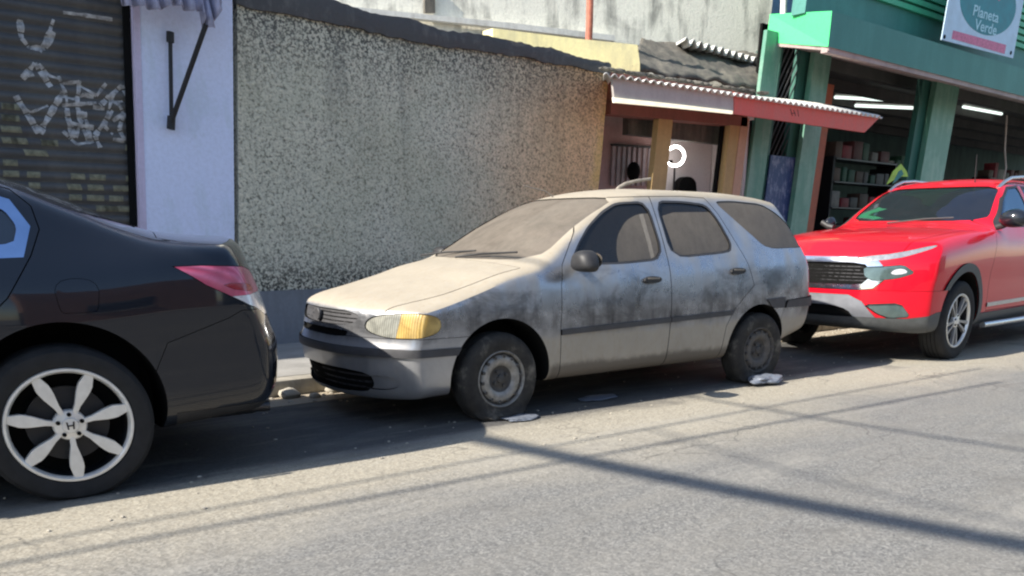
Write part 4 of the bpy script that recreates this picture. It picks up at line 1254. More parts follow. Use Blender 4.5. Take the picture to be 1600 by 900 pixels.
# ---------------------------------------------------------------- ground materials
def asphalt():
    t = NT('asphalt')
    v = t.coord()
    pos = t.n('ShaderNodeSeparateXYZ'); t.l(v, pos.inputs[0])
    big = t.noise(v, 0.55, 6, 0.6, 0.5)
    mid = t.noise(t.coord((0.9, 3.0, 1)), 1.3, 6, 0.62)
    grain = t.noise(v, 80, 5, 0.8)
    vor = t.n('ShaderNodeTexVoronoi'); vor.inputs['Scale'].default_value = 115; t.l(v, vor.inputs['Vector'])
    cs = t.n('ShaderNodeSeparateColor'); t.l(vor.outputs['Color'], cs.inputs[0])
    stone = cs.outputs[0]
    vor2 = t.n('ShaderNodeTexVoronoi'); vor2.inputs['Scale'].default_value = 27; t.l(v, vor2.inputs['Vector'])
    # bitumen, then stones of every grey set in it
    a = t.ramp(t.math('ADD', t.math('MULTIPLY', stone, 0.6), t.math('MULTIPLY', grain, 0.4)), [(0.12, (0.09, 0.09, 0.088)), (0.40, (0.152, 0.151, 0.146)), (0.62, (0.195, 0.193, 0.184)), (0.90, (0.29, 0.286, 0.27))])
    a = t.mix(t.ramp(mid, [(0.35, 0.0), (0.7, 0.5)]), a, (0.21, 0.20, 0.178))
    s = t.ramp(t.math('ADD', t.math('MULTIPLY', stone, 0.35), t.math('MULTIPLY', grain, 0.65)), [(0.20, (0.22, 0.195, 0.15)), (0.5, (0.37, 0.335, 0.265)), (0.8, (0.46, 0.425, 0.345))])
    # sandy dust gathered in a band outside the parked cars
    lane = t.n('ShaderNodeMapRange', interpolation_type='SMOOTHSTEP')
    lane.inputs[1].default_value = 2.55; lane.inputs[2].default_value = 3.55
    t.l(t.math('MULTIPLY_ADD', t.math('SUBTRACT', big, 0.5), 1.6, pos.outputs[1]), lane.inputs[0])
    col = t.mix(t.math('MULTIPLY', lane.outputs[0], t.ramp(grain, [(0.3, 0.55), (0.6, 0.95)])), a, s)
    # shade of the parked cars painted in as a darker strip
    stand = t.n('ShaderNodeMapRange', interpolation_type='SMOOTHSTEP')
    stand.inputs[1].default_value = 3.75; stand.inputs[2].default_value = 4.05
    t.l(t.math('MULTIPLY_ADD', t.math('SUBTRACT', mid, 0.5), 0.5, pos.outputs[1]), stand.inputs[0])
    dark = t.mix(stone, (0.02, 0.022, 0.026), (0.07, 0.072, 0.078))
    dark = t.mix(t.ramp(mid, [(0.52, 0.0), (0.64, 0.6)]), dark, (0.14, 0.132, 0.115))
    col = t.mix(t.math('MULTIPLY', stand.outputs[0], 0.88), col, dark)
    # cracks
    cr = t.n('ShaderNodeTexVoronoi', feature='DISTANCE_TO_EDGE'); cr.inputs['Scale'].default_value = 0.8
    wv = t.n('ShaderNodeVectorMath', operation='ADD')
    nn = t.n('ShaderNodeTexNoise'); nn.inputs['Scale'].default_value = 2.2; t.l(v, nn.inputs['Vector'])
    t.l(v, wv.inputs[0]); t.l(nn.outputs['Color'], wv.inputs[1]); t.l(wv.outputs[0], cr.inputs['Vector'])
    ck = t.ramp(cr.outputs['Distance'], [(0.0, 1.0), (0.010, 0.0)])
    col = t.mix(t.math('MULTIPLY', ck, t.ramp(big, [(0.44, 0.0), (0.56, 0.6)])), col, (0.06, 0.058, 0.055))
    oil = t.noise(v, 1.7, 5, 0.6, 0.6)
    col = t.mix(t.ramp(oil, [(0.60, 0.0), (0.70, 0.45)]), col, (0.10, 0.095, 0.09))
    wear = t.noise(t.coord((0.35, 2.2, 1), rot=(0, 0, 0.1)), 1.1, 6, 0.65, 0.8)
    col = t.mix(t.ramp(wear, [(0.52, 0.0), (0.66, 0.35)]), col, (0.33, 0.315, 0.28))
    t.set('Base Color', col)
    t.set('Roughness', t.math('MULTIPLY_ADD', stone, 0.25, 0.66))
    t.set('Specular IOR Level', 0.35)
    t.bump(t.math('ADD', t.math('MULTIPLY', grain, 0.9), t.math('ADD', stone, vor2.outputs['Distance'])), 0.7, 0.004)
    return t.m


def roughcast():
    """thrown-on pebbly render, grey-green, ochre paint bleeding in towards the salon end"""
    t = NT('roughcast_render')
    v = t.coord()
    pos = t.n('ShaderNodeSeparateXYZ'); t.l(v, pos.inputs[0])
    big = t.noise(v, 0.9, 5, 0.6, 0.4)
    mid = t.noise(v, 4.5, 6, 0.65)
    n1 = t.noise(v, 30, 3, 0.55, 0.5)
    n2 = t.noise(v, 66, 4, 0.6, 0.2)
    peb = t.n('ShaderNodeTexVoronoi'); peb.inputs['Scale'].default_value = 46; peb.inputs['Randomness'].default_value = 1.0; t.l(v, peb.inputs['Vector'])
    n3 = t.noise(v, 9, 4, 0.6, 0.5)
    lump = t.math('ADD', t.math('MULTIPLY', t.math('ADD', t.math('MULTIPLY', n1, 0.8), t.math('MULTIPLY', n3, 0.2)), 0.52), t.math('ADD', t.math('MULTIPLY', n2, 0.36), t.math('MULTIPLY', t.math('SUBTRACT', 0.75, peb.outputs['Distance']), 0.14)))
    base = t.ramp(lump, [(0.36, (0.17, 0.165, 0.135)), (0.425, (0.40, 0.385, 0.315)), (0.48, (0.57, 0.545, 0.44)), (0.60, (0.76, 0.72, 0.58))])
    base = t.mix(t.ramp(big, [(0.35, 0.30), (0.65, 0.0)]), base, (0.36, 0.36, 0.24))
    # darker, most in the hollows, under the coping and along the foot
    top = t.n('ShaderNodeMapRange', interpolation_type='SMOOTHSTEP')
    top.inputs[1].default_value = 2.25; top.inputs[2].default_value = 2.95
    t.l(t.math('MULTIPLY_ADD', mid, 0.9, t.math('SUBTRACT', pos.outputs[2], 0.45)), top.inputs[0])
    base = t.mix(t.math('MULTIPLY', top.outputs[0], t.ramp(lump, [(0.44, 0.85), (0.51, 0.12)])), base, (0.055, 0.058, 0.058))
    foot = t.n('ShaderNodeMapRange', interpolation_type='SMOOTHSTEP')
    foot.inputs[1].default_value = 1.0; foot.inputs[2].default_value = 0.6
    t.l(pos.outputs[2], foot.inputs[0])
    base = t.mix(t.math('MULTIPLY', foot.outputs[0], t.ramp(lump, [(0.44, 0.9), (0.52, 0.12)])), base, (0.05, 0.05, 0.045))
    drip = t.noise(t.coord((5.5, 5.5, 0.55)), 1.0, 6, 0.65, 0.4)
    dm = t.n('ShaderNodeMapRange', interpolation_type='SMOOTHSTEP')
    dm.inputs[1].default_value = 1.2; dm.inputs[2].default_value = 2.7
    t.l(pos.outputs[2], dm.inputs[0])
    base = t.mix(t.math('MULTIPLY', t.ramp(drip, [(0.50, 0.0), (0.66, 0.38)]), dm.outputs[0]), base, (0.13, 0.13, 0.12))
    # ochre / salmon paint
    pk = t.n('ShaderNodeMapRange', interpolation_type='SMOOTHSTEP')
    pk.inputs[1].default_value = 4.3; pk.inputs[2].default_value = 6.3
    t.l(t.math('MULTIPLY_ADD', t.math('SUBTRACT', big, 0.5), 0.9, t.math('SUBTRACT', pos.outputs[0], t.math('MULTIPLY', pos.outputs[2], 0.25))), pk.inputs[0])
    base = t.mix(t.math('MULTIPLY', pk.outputs[0], 0.85), base, t.mix(1.0, base, (1.25, 0.84, 0.56), 'MULTIPLY'))
    ed = t.n('ShaderNodeMapRange', interpolation_type='SMOOTHSTEP')
    ed.inputs[1].default_value = 6.72; ed.inputs[2].default_value = 6.95
    t.l(t.math('MULTIPLY_ADD', t.math('SUBTRACT', mid, 0.5), 0.5, t.math('SUBTRACT', pos.outputs[0], t.math('MULTIPLY', pos.outputs[2], 0.098))), ed.inputs[0])
    base = t.mix(t.math('MULTIPLY', ed.outputs[0], 0.6), base, (0.66, 0.47, 0.14))
    t.set('Base Color', base)
    t.set('Roughness', 0.92)
    t.set('Specular IOR Level', 0.2)
    t.bump(lump, 0.9, 0.03)
    return t.m


def stained(name, col, col2, scale=1.5, rough=0.85, bump=0.25, streak=True, thr=(0.45, 0.65), amt=0.7):
    t = NT(name)
    v = t.coord()
    big = t.noise(v, scale, 7, 0.66, 0.5)
    st = t.noise(t.coord((scale * 4, scale * 4, scale * 0.6)), 1.0, 6, 0.6)
    fine = t.noise(v, 30, 5, 0.65)
    f = t.math('ADD', t.math('MULTIPLY', big, 0.5), t.math('MULTIPLY', st, 0.5)) if streak else big
    c = t.mix(t.math('MULTIPLY', t.ramp(f, [(thr[0], 0.0), (thr[1], 1.0)]), amt), col, col2)
    c = t.mix(t.ramp(fine, [(0.3, 0.22), (0.6, 0.0)]), c, tuple(x * 0.5 for x in col))
    t.set('Base Color', c)
    t.set('Roughness', rough)
    if bump: t.bump(t.math('ADD', fine, big), bump, 0.01)
    return t.m


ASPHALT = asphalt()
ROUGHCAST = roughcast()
CONCRETE_WALK = stained('pavement_concrete', (0.30, 0.29, 0.27), (0.18, 0.175, 0.16), 1.1, bump=0.4)
KERB = stained('kerb_concrete', (0.40, 0.37, 0.31), (0.19, 0.17, 0.14), 3.0, bump=0.5)
PLINTH = stained('plinth_render', (0.20, 0.215, 0.235), (0.10, 0.105, 0.11), 1.5)
COPING = stained('coping_concrete', (0.075, 0.075, 0.078), (0.17, 0.168, 0.16), 3.5, bump=0.9, thr=(0.5, 0.66))
BLUE_WALL = stained('lilac_blue_paint', (0.66, 0.72, 0.93), (0.44, 0.55, 0.60), 1.6, rough=0.7, bump=0.12, amt=0.6, thr=(0.5, 0.66))
LILAC_JAMB = stained('lilac_jamb', (0.56, 0.50, 0.66), (0.40, 0.36, 0.48), 2, bump=0.1)
SHUTTER = stained('dark_shutter_steel', (0.060, 0.060, 0.062), (0.11, 0.105, 0.095), 1.3, rough=0.55, bump=0.1)
SPRAY = plain('spray_paint', (0.40, 0.40, 0.40), 0.7, var=0.7, scale=22)
OLD_LETTERS = plain('old_letter_paint', (0.20, 0.19, 0.125), 0.8, var=0.55, scale=22)
FABRIC_LILAC = plain('awning_cloth', (0.34, 0.34, 0.46), 0.85, var=0.3, scale=12)
IRON = plain('black_iron', (0.018, 0.018, 0.02), 0.55, 0.3, var=0.3)
CONCRETE_OLD = stained('old_concrete', (0.80, 0.78, 0.68), (0.20, 0.20, 0.18), 1.3, bump=0.5, thr=(0.49, 0.62), amt=0.85)
YELLOW_WALL = stained('yellow_paint', (0.88, 0.80, 0.42), (0.45, 0.42, 0.28), 1.5)
ROOF_DARK = stained('sooty_roof', (0.085, 0.08, 0.07), (0.22, 0.20, 0.16), 2.6, bump=0.9)
SHEET_WHITE = stained('fibre_cement_sheet', (0.66, 0.66, 0.62), (0.35, 0.34, 0.31), 2.5, bump=0.2)
RED_PIPE = plain('rusty_red_pipe', (0.42, 0.14, 0.09), 0.7, var=0.35, scale=10)
RED_FASCIA = stained('red_fascia_paint', (0.66, 0.115, 0.085), (0.52, 0.16, 0.13), 2.0, rough=0.6, bump=0.05)
WHITE_BOARD = stained('white_board', (0.42, 0.385, 0.36), (0.32, 0.29, 0.27), 2.0, rough=0.6, bump=0.05)
OCHRE = stained('ochre_paint', (0.50, 0.34, 0.15), (0.34, 0.24, 0.12), 2.0)
SALMON = stained('salmon_paint', (0.55, 0.33, 0.22), (0.42, 0.26, 0.19), 2.0)
MAROON = stained('maroon_paint', (0.26, 0.10, 0.075), (0.18, 0.085, 0.06), 3.0)
GREEN_PILLAR = stained('green_tile', (0.09, 0.25, 0.18), (0.30, 0.43, 0.34), 1.6, rough=0.45, bump=0.08)
GREEN_DARK = stained('dark_green_paint', (0.03, 0.13, 0.10), (0.02, 0.07, 0.06), 2, rough=0.5)
TEAL = stained('teal_paint', (0.035, 0.185, 0.155), (0.06, 0.25, 0.21), 1.1, rough=0.55, bump=0.08)
BRIGHT_GREEN = stained('bright_green_paint', (0.06, 0.60, 0.20), (0.06, 0.42, 0.18), 1.5, rough=0.5, bump=0.08, amt=0.4)
SLAT_GREEN = stained('green_slat_paint', (0.05, 0.42, 0.22), (0.06, 0.30, 0.17), 1.5, rough=0.5, bump=0.05)
SOFFIT = stained('pinkish_soffit', (0.42, 0.34, 0.32), (0.25, 0.20, 0.19), 1.5)
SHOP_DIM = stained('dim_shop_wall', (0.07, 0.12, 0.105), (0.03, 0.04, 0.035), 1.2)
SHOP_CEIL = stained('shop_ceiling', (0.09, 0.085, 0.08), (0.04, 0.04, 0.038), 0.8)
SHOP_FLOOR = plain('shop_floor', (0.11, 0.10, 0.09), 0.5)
ROOM_GREY = stained('salon_wall', (0.72, 0.67, 0.66), (0.60, 0.55, 0.54), 1.0)
ROOM_ROSE = stained('salon_rose_wall', (0.46, 0.32, 0.30), (0.24, 0.17, 0.16), 1.5)
TUBE_LIGHT = plain('lit_tube', (0.9, 1.0, 0.95), 0.4, emit=((0.85, 1.0, 0.93, 1), 0.75))
RING_GLOW = plain('ring_glow', (1.0, 0.97, 0.92), 0.4, emit=((1.0, 0.95, 0.9, 1), 9))
EDGE_GLOW = plain('batten_glow', (0.95, 0.9, 0.75), 0.5, emit=((1.0, 0.90, 0.62, 1), 0.45))  # glow of the strip that imitates a sunlit board edge, no lamp
BLUE_PAINT = stained('blue_gate_panel', (0.025, 0.05, 0.16), (0.22, 0.24, 0.36), 9.0, rough=0.5, thr=(0.5, 0.58), amt=0.9)
PALE_BLUE = plain('pale_blue_wall', (0.42, 0.48, 0.72), 0.8)
PLASTIC_BAG = plain('crumpled_plastic', (0.17, 0.19, 0.23), 0.35, var=0.4, scale=30)
WOOD = plain('weathered_wood', (0.16, 0.12, 0.08), 0.8)

# ---------------------------------------------------------------- ground
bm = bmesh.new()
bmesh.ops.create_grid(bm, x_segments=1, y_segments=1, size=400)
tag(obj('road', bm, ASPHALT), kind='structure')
bm = box((-60, 5.80, 0.0), (90, 13.0, 0.120))
tag(obj('pavement', bm, CONCRETE_WALK), kind='structure')
# kerb stones with worn, uneven edges
bm = bmesh.new()
x = -20.0
while x < 60:
    L_ = 0.92 + random.uniform(-0.08, 0.08)
    j = [random.uniform(-0.010, 0.010) for _ in range(4)]
    b2 = box((x, 5.66 + j[0], 0.0), (x + L_ - 0.012, 5.81 + 0.0, 0.126 + j[1]), 0, 0.018)
    me_ = bpy.data.meshes.new('k'); b2.to_mesh(me_); b2.free(); bm.from_mesh(me_); bpy.data.meshes.remove(me_)
    x += L_
tag(obj('kerb', bm, KERB, None, 30), kind='structure')
bm = add_box(bmesh.new(), (-20, 5.34, 0.0), (60, 5.657, 0.004))
tag(obj('gutter', bm, stained('gutter_sand', (0.36, 0.31, 0.235), (0.24, 0.20, 0.15), 2.5, bump=0.6)), kind='structure')

# rubble lying in the gutter between the two cars
for k, (rx, ry, rs) in enumerate([(2.05, 5.52, 0.05), (2.28, 5.60, 0.07), (2.42, 5.48, 0.04), (1.88, 5.58, 0.045), (2.60, 5.60, 0.05)]):
    bm = bmesh.new(); bmesh.ops.create_icosphere(bm, subdivisions=2, radius=rs)
    for v in bm.verts:
        v.co *= 1 + 0.35 * noise.noise(v.co * 14 + Vector((k * 3.1, 0, 0)))
        v.co.z *= 0.6
    o = obj('concrete_lump', bm, KERB, None, 40); o.location = (rx, ry, rs * 0.45)
    tag(o, ['second lump of pale rubble from the black car, in the gutter', 'largest lump of pale rubble in the gutter between the cars', 'small pale lump set slightly out from the kerb before the silver car', 'pale lump of rubble nearest the black car tailpipe', 'pale lump of rubble under the nose of the silver car'][k], 'rubble', 'rubble lumps in the gutter')

# grit and crumbs swept against the kerb and under the cars
bm = bmesh.new()
rg = random.Random(11)
for k in range(900):
    gx = rg.uniform(0.2, 11)
    gy = 5.64 - abs(rg.gauss(0, 0.16)) if k % 3 else rg.uniform(3.2, 5.5)
    gr0 = rg.uniform(0.003, 0.013) * (1.4 if gy > 5.3 else 0.8)
    b2 = bmesh.ops.create_icosphere(bm, subdivisions=1, radius=gr0)
    sx, sy = rg.uniform(0.7, 1.4), rg.uniform(0.7, 1.4)
    for v in b2['verts']:
        v.co = Vector((v.co.x * sx + gx, v.co.y * sy + gy, v.co.z * 0.6 + gr0 * 0.4))
tag(obj('gravel', bm, KERB, None, 30), 'pale grit and crumbs scattered in the gutter and around the parked cars', 'gravel', kind='stuff')

# ---------------------------------------------------------------- roughcast wall
FY = 7.6
wall = empty('boundary_wall', (at(371, 300, FY).x - LEAN * 0.8, FY, 0.12))
wx, wy, wz = wall.location
tag(wall, 'rough pebble-rendered grey wall fading to ochre beyond the silver car', 'wall')


def local(o, root):
    """keep a mesh written in world coordinates where it is, under its thing"""
    o.parent = root
    o.matrix_parent_inverse = root.matrix_basis.inverted()
    return o


XL0 = at(369, 400, FY).x - LEAN * at(369, 400, FY).z
XR0 = at(948, 250, FY).x - LEAN * at(948, 250, FY).z


def top_line(px):
    """top of the render as a straight-ish falling line"""
    pts = [(360, 2), (400, 12), (510, 34), (660, 67), (772, 81), (922, 109), (960, 118)]
    xs = [p[0] for p in pts]; ys = [p[1] for p in pts]
    return at(px, float(np.interp(px, xs, ys)), FY)


bm = bmesh.new()
NXW = 120
col_ = []
pxs = np.linspace(371, 951, NXW)
tops = [top_line(p) for p in pxs]
front = []
for p in tops:
    x0 = p.x - LEAN * p.z
    front.append([bm.verts.new((x0 + LEAN * z, FY + 0.012 * noise.noise(Vector((x0 * 2.2, z * 2.2, 0))), z)) for z in [0.60 + (p.z - 0.60) * k / 40 for k in range(41)]])
for i in range(NXW - 1):
    for k in range(40):
        bm.faces.new((front[i][k], front[i + 1][k], front[i + 1][k + 1], front[i][k + 1]))
bt = []
for i, p in enumerate(tops):
    b0 = bm.verts.new((front[i][0].co.x, FY + 0.20, 0.60)); b1 = bm.verts.new((p.x, FY + 0.20, p.z))
    bt.append((b0, b1))
for i in range(NXW - 1):
    bm.faces.new((front[i][0], bt[i][0], bt[i + 1][0], front[i + 1][0]))
    bm.faces.new((front[i][40], front[i + 1][40], bt[i + 1][1], bt[i][1]))
    bm.faces.new((bt[i][0], bt[i][1], bt[i + 1][1], bt[i + 1][0]))
bm.faces.new([front[0][k] for k in range(41)] + [bt[0][1], bt[0][0]])
bm.faces.new([front[-1][k] for k in range(41)][::-1] + [bt[-1][0], bt[-1][1]])
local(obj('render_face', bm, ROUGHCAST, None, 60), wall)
local(obj('plinth', prism([(XL0, FY - 0.03, 0.10), (XR0, FY - 0.03, 0.10), (XR0 + LEAN * 0.6, FY - 0.03, 0.60), (XL0 + LEAN * 0.6, FY - 0.03, 0.60)], (0, 0.24, 0)), PLINTH), wall)
# coping: ragged dark concrete cap
bm = bmesh.new()
rings = []
N = 150
for i in range(N):
    p = top_line(369 + (951 - 369) * i / (N - 1))
    hgt = np.interp(i / N, [0, 0.3, 0.7, 1], [0.20, 0.17, 0.13, 0.10])
    n1 = noise.noise(Vector((p.x * 3.1, 1, 0))); n2 = noise.noise(Vector((p.x * 9.3, 5, 0)))
    lo = p.z - 0.01 + 0.025 * n1 + 0.02 * n2; hi = p.z + hgt + 0.03 * noise.noise(Vector((p.x * 2.3, 9, 0))) + 0.018 * noise.noise(Vector((p.x * 12, 9, 0)))
    fr = FY - 0.05 - 0.02 * n1
    rings.append([bm.verts.new(q) for q in ((p.x, fr + 0.02, lo), (p.x, fr - 0.01 * n2, (lo + hi) / 2), (p.x + 0.01, fr + 0.02, hi), (p.x + 0.01, FY + 0.24, hi + 0.01), (p.x, FY + 0.24, lo))])
for i in range(N - 1):
    for k in range(5):
        bm.faces.new((rings[i][k], rings[i + 1][k], rings[i + 1][(k + 1) % 5], rings[i][(k + 1) % 5]))
bm.faces.new(rings[0]); bm.faces.new(rings[-1][::-1])
local(obj('coping', bm, COPING, None, 60), wall)

# ---------------------------------------------------------------- shop with the roller shutter, far left
XB0 = at(219, 300, FY).x - LEAN * at(219, 300, FY).z
XB1 = XL0 - 0.004
shop = empty('shuttered_shop', ((XB0 + XB1) / 2, FY, 0.12))
tag(shop, 'lilac-blue painted shopfront pier at the end of the rough grey wall', 'shop')
bm = prism([(XB0 + 0.05, FY, 0.10), (XB1, FY, 0.10), (XB1 + LEAN * 5, FY, 5.1), (XB0 + 0.05 + LEAN * 5, FY, 5.1)], (0, 0.5, 0))
local(obj('wall', bm, BLUE_WALL), shop)
bm = prism([(XB0, FY - 0.004, 0.10), (XB0 + 0.05, FY - 0.004, 0.10), (XB0 + 0.05 + LEAN * 5, FY - 0.004, 5.1), (XB0 + LEAN * 5, FY - 0.004, 5.1)], (0, 0.45, 0))
local(obj('door_jamb', bm, LILAC_JAMB), shop)
bm = prism([(-9, FY, 2.95), (XB0 + LEAN * 2.95, FY, 2.95), (XB0 + LEAN * 5, FY, 5.1), (-9, FY, 5.1)], (0, 0.5, 0))
local(obj('upper_wall', bm, BLUE_WALL), shop)
bm = box((-9, FY, 0.10), (-1.6, FY + 0.5, 2.95))
local(obj('wall', bm, BLUE_WALL), shop)

SY = FY + 0.10


def slat_y(z):
    f = (z / 0.078) % 1.0
    return SY - 0.014 * math.sin(PI * min(1.0, f / 0.82)) if f < 0.82 else SY + 0.004


sh = empty('roller_shutter', (0.1, SY, 0.12))
tag(sh, 'dark steel roller shutter sprayed with white graffiti beside the blue pier', 'shutter')
bm = bmesh.new()
zs = [0.12 + k * 0.0078 for k in range(int(2.83 / 0.0078) + 1)]
va = [bm.verts.new((-1.6, slat_y(z), z)) for z in zs]
vb = [bm.verts.new((XB0 + LEAN * z + 0.002, slat_y(z), z)) for z in zs]
for k in range(len(zs) - 1):
    bm.faces.new((va[k], vb[k], vb[k + 1], va[k + 1]))
r0 = bm.verts.new((-1.6, SY + 0.03, zs[-1])); r1 = bm.verts.new((vb[-1].co.x, SY + 0.03, zs[-1])); r2 = bm.verts.new((XB0, SY + 0.03, 0.12)); r3 = bm.verts.new((-1.6, SY + 0.03, 0.12))
bm.faces.new((va[-1], vb[-1], r1, r0)); bm.faces.new((r0, r1, r2, r3))
local(obj('slat_curtain', bm, SHUTTER, None, 40), sh)
local(obj('guide_rail', prism([(XB0 - 0.055, SY - 0.04, 0.12), (XB0 - 0.004, SY - 0.04, 0.12), (XB0 - 0.004 + LEAN * 2.83, SY - 0.04, 2.95), (XB0 - 0.055 + LEAN * 2.83, SY - 0.04, 2.95)], (0, 0.02, 0)), CAVITY), sh)


def stroke(bm, pts_px, w):
    """paint stroke that follows the slats, broken where the curtain folds"""
    P = [at(px, py, SY) for px, py in pts_px]
    for a, b in zip(P[:-1], P[1:]):
        L_ = (b - a).length
        n = max(2, int(L_ / 0.008))
        d = (b - a).normalized(); s = Vector((-d.z, 0, d.x))
        row = None
        for i in range(n + 1):
            p = a + (b - a) * (i / n)
            ww = w * (1.0 + 0.6 * noise.noise(p * 18)) * 0.5
            f = (p.z / 0.078) % 1.0
            cur = []
            for q in (-1, -0.33, 0.33, 1):
                c = p + s * (ww * q)
                cur.append(bm.verts.new((c.x, slat_y(c.z) - 0.003, c.z)))
            if row and f < 0.92 and noise.noise(p * 33) > -0.62:
                for k in range(3):
                    bm.faces.new((row[k], row[k + 1], cur[k + 1], cur[k]))
            row = cur


half = lambda L: [(a / 2, b / 2) for a, b in L]
bm = bmesh.new()
for S_, w in ((half([(62, 62), (66, 120), (92, 150), (140, 152), (166, 100)]), 0.035), (half([(166, 62), (146, 128), (120, 160)]), 0.03), (half([(70, 246), (108, 198), (158, 272)]), 0.035), (half([(66, 240), (104, 232)]), 0.025),
              (half([(48, 300), (122, 416), (196, 288)]), 0.04), (half([(182, 238), (206, 300), (212, 380), (228, 436)]), 0.03), (half([(248, 252), (240, 320), (252, 390), (276, 440)]), 0.03), (half([(186, 262), (246, 256)]), 0.025),
              (half([(190, 330), (300, 322)]), 0.025), (half([(214, 384), (292, 400)]), 0.028), (half([(290, 335), (352, 345), (296, 424), (312, 462)]), 0.03), (half([(312, 330), (380, 268), (392, 300)]), 0.03), (half([(352, 290), (326, 396), (352, 420)]), 0.028),
              (half([(350, 380), (388, 352), (372, 402), (388, 440), (352, 436)]), 0.028), (half([(196, 40), (260, 48), (350, 62)]), 0.022), (half([(360, 320), (410, 312)]), 0.022), (half([(205, 345), (236, 430), (262, 350), (284, 440)]), 0.028), (half([(186, 300), (230, 310), (262, 296), (300, 306)]), 0.024), (half([(60, 330), (96, 352), (150, 330)]), 0.02), (half([(196, 410), (240, 452), (300, 440)]), 0.022), (half([(330, 300), (372, 330), (400, 380)]), 0.024), (half([(120, 200), (150, 236), (190, 250)]), 0.022), (half([(240, 262), (300, 300), (330, 262)]), 0.022)):
    stroke(bm, S_, w)
gr_ = local(obj('graffiti', bm, SPRAY), sh)
bm = bmesh.new()
for x0, y0, wpx in [(4, 318, 52), (4, 330, 30), (4, 362, 56), (4, 405, 64), (4, 372, 40), (38, 450, 52), (128, 455, 52), (4, 490, 46), (82, 492, 72), (4, 532, 50), (78, 536, 42), (218, 542, 44), (276, 546, 50), (388, 550, 32), (212, 580, 44), (272, 584, 50), (352, 586, 50), (212, 616, 40), (268, 620, 54), (338, 626, 44), (300, 660, 60), (388, 470, 18), (86, 572, 36), (4, 345, 40), (130, 440, 40), (6, 420, 50), (365, 668, 46), (378, 700, 40), (330, 640, 40)]:
    a = at(x0 / 2, y0 / 2, SY); b = at((x0 + wpx) / 2, y0 / 2, SY)
    z0 = math.floor(a.z / 0.078) * 0.078
    zz = [z0 + 0.016 + 0.044 * k / 6 for k in range(7)]
    sk_ = random.uniform(-0.25, 0.25)
    A_ = [bm.verts.new((a.x + sk_ * (z - z0), slat_y(z) - 0.003, z)) for z in zz]; B_ = [bm.verts.new((b.x + sk_ * (z - z0), slat_y(z) - 0.003, z)) for z in zz]
    for k in range(6): bm.faces.new((A_[k], B_[k], B_[k + 1], A_[k + 1]))
local(obj('old_lettering', bm, OLD_LETTERS), sh)

# scalloped cloth awning folded against the pier, with its arms
aw = empty('cloth_awning', (1.9, FY - 0.3, 2.7))
tag(aw, 'folded lilac cloth awning with scalloped edge over the roller shutter', 'awning')
bm = bmesh.new()
YA = FY - 0.32
edge = [(190, 2), (200, 8), (215, 6), (232, 10), (248, 14), (260, 8), (276, 4), (285, 10), (300, 16), (318, 12), (318, 38), (333, 42), (340, 22), (350, 0)]
pts = [at(px, py + 3, YA) for px, py in edge]
hi_ = [Vector((p.x + 0.05, FY - 0.02, 3.55 + 0.1 * i / len(pts))) for i, p in enumerate(pts)]
M_ = 10
grid = []
sub = []
for i in range(len(pts) - 1):
    for k in range(5):
        t_ = k / 5
        sub.append((pts[i].lerp(pts[i + 1], t_), hi_[i].lerp(hi_[i + 1], t_)))
sub.append((pts[-1], hi_[-1]))
for q, (a, b) in enumerate(sub):
    col = []
    for k in range(M_ + 1):
        p = a.lerp(b, k / M_)
        p.y += 0.05 * math.sin(q * 0.9 + k * 0.4) * (1 - k / M_)
        col.append(bm.verts.new(p))
    grid.append(col)
for i in range(len(grid) - 1):
    for k in range(M_): bm.faces.new((grid[i][k], grid[i + 1][k], grid[i + 1][k + 1], grid[i][k + 1]))
o = local(obj('cloth', bm, FABRIC_LILAC, None, 60), aw)
sm = o.modifiers.new('thickness', 'SOLIDIFY'); sm.thickness = 0.006
yb = FY - 0.05
local(obj('wall_bar', tube([at(266, 55, yb), at(268, 192, yb)], 0.016, 8), IRON), aw)
local(obj('bracket', tube([at(266, 50, yb), at(266, 66, yb)], 0.03, 8), IRON), aw)
local(obj('bracket', tube([at(268, 182, yb), at(267, 202, yb)], 0.032, 8), IRON), aw)
local(obj('arm', tube([at(268, 190, yb - 0.02), at(322, 38, YA)], 0.020, 8), IRON), aw)

# ---------------------------------------------------------------- concrete house behind the wall
hs = empty('concrete_house', (8, 9.2, 0.12))
tag(hs, 'weathered pale concrete house rising behind the rough wall', 'house')
YH = 8.95


def ath(px, py, off=0.0, sl=0.34, X0=11.6, Y0=YH):
    """point of the house front, which stands askew to the street; off is the distance before it"""
    d = rgt * ((px - CX) / F_PX) + dwn * ((py - CY) / F_PX) + fwd
    t = (Y0 + sl * X0 - off) / (d.y + sl * d.x)
    return Vector((d.x * t, d.y * t, CAM_H + d.z * t))


a = ath(480, 6); b = ath(802, 37); c_ = ath(960, 56); d = ath(1192, 100)
XH1 = d.x - LEAN * d.z
bm = prism([(a.x, a.y, a.z - 0.6), (d.x, d.y, d.z - 0.6), (XH1 + LEAN * 9, d.y, 9), (a.x + 0.4, a.y, 9)], (0, 6, 0))
local(obj('wall', bm, CONCRETE_OLD), hs)
bm = prism([ath(480, 3, 0.12), ath(604, 16, 0.12), ath(802, 36, 0.12), ath(960, 55, 0.12), ath(962, 64, 0.12), ath(802, 45, 0.12), ath(604, 24, 0.12), ath(480, 10, 0.12)], (0, 0.115, 0))
local(obj('ledge', bm, SHEET_WHITE), hs)
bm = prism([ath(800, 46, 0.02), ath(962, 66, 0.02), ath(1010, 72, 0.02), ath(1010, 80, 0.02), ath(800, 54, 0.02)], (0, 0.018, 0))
local(obj('shadow_gap', bm, CAVITY), hs)  # solid black strip painted in for the shade below the ledge
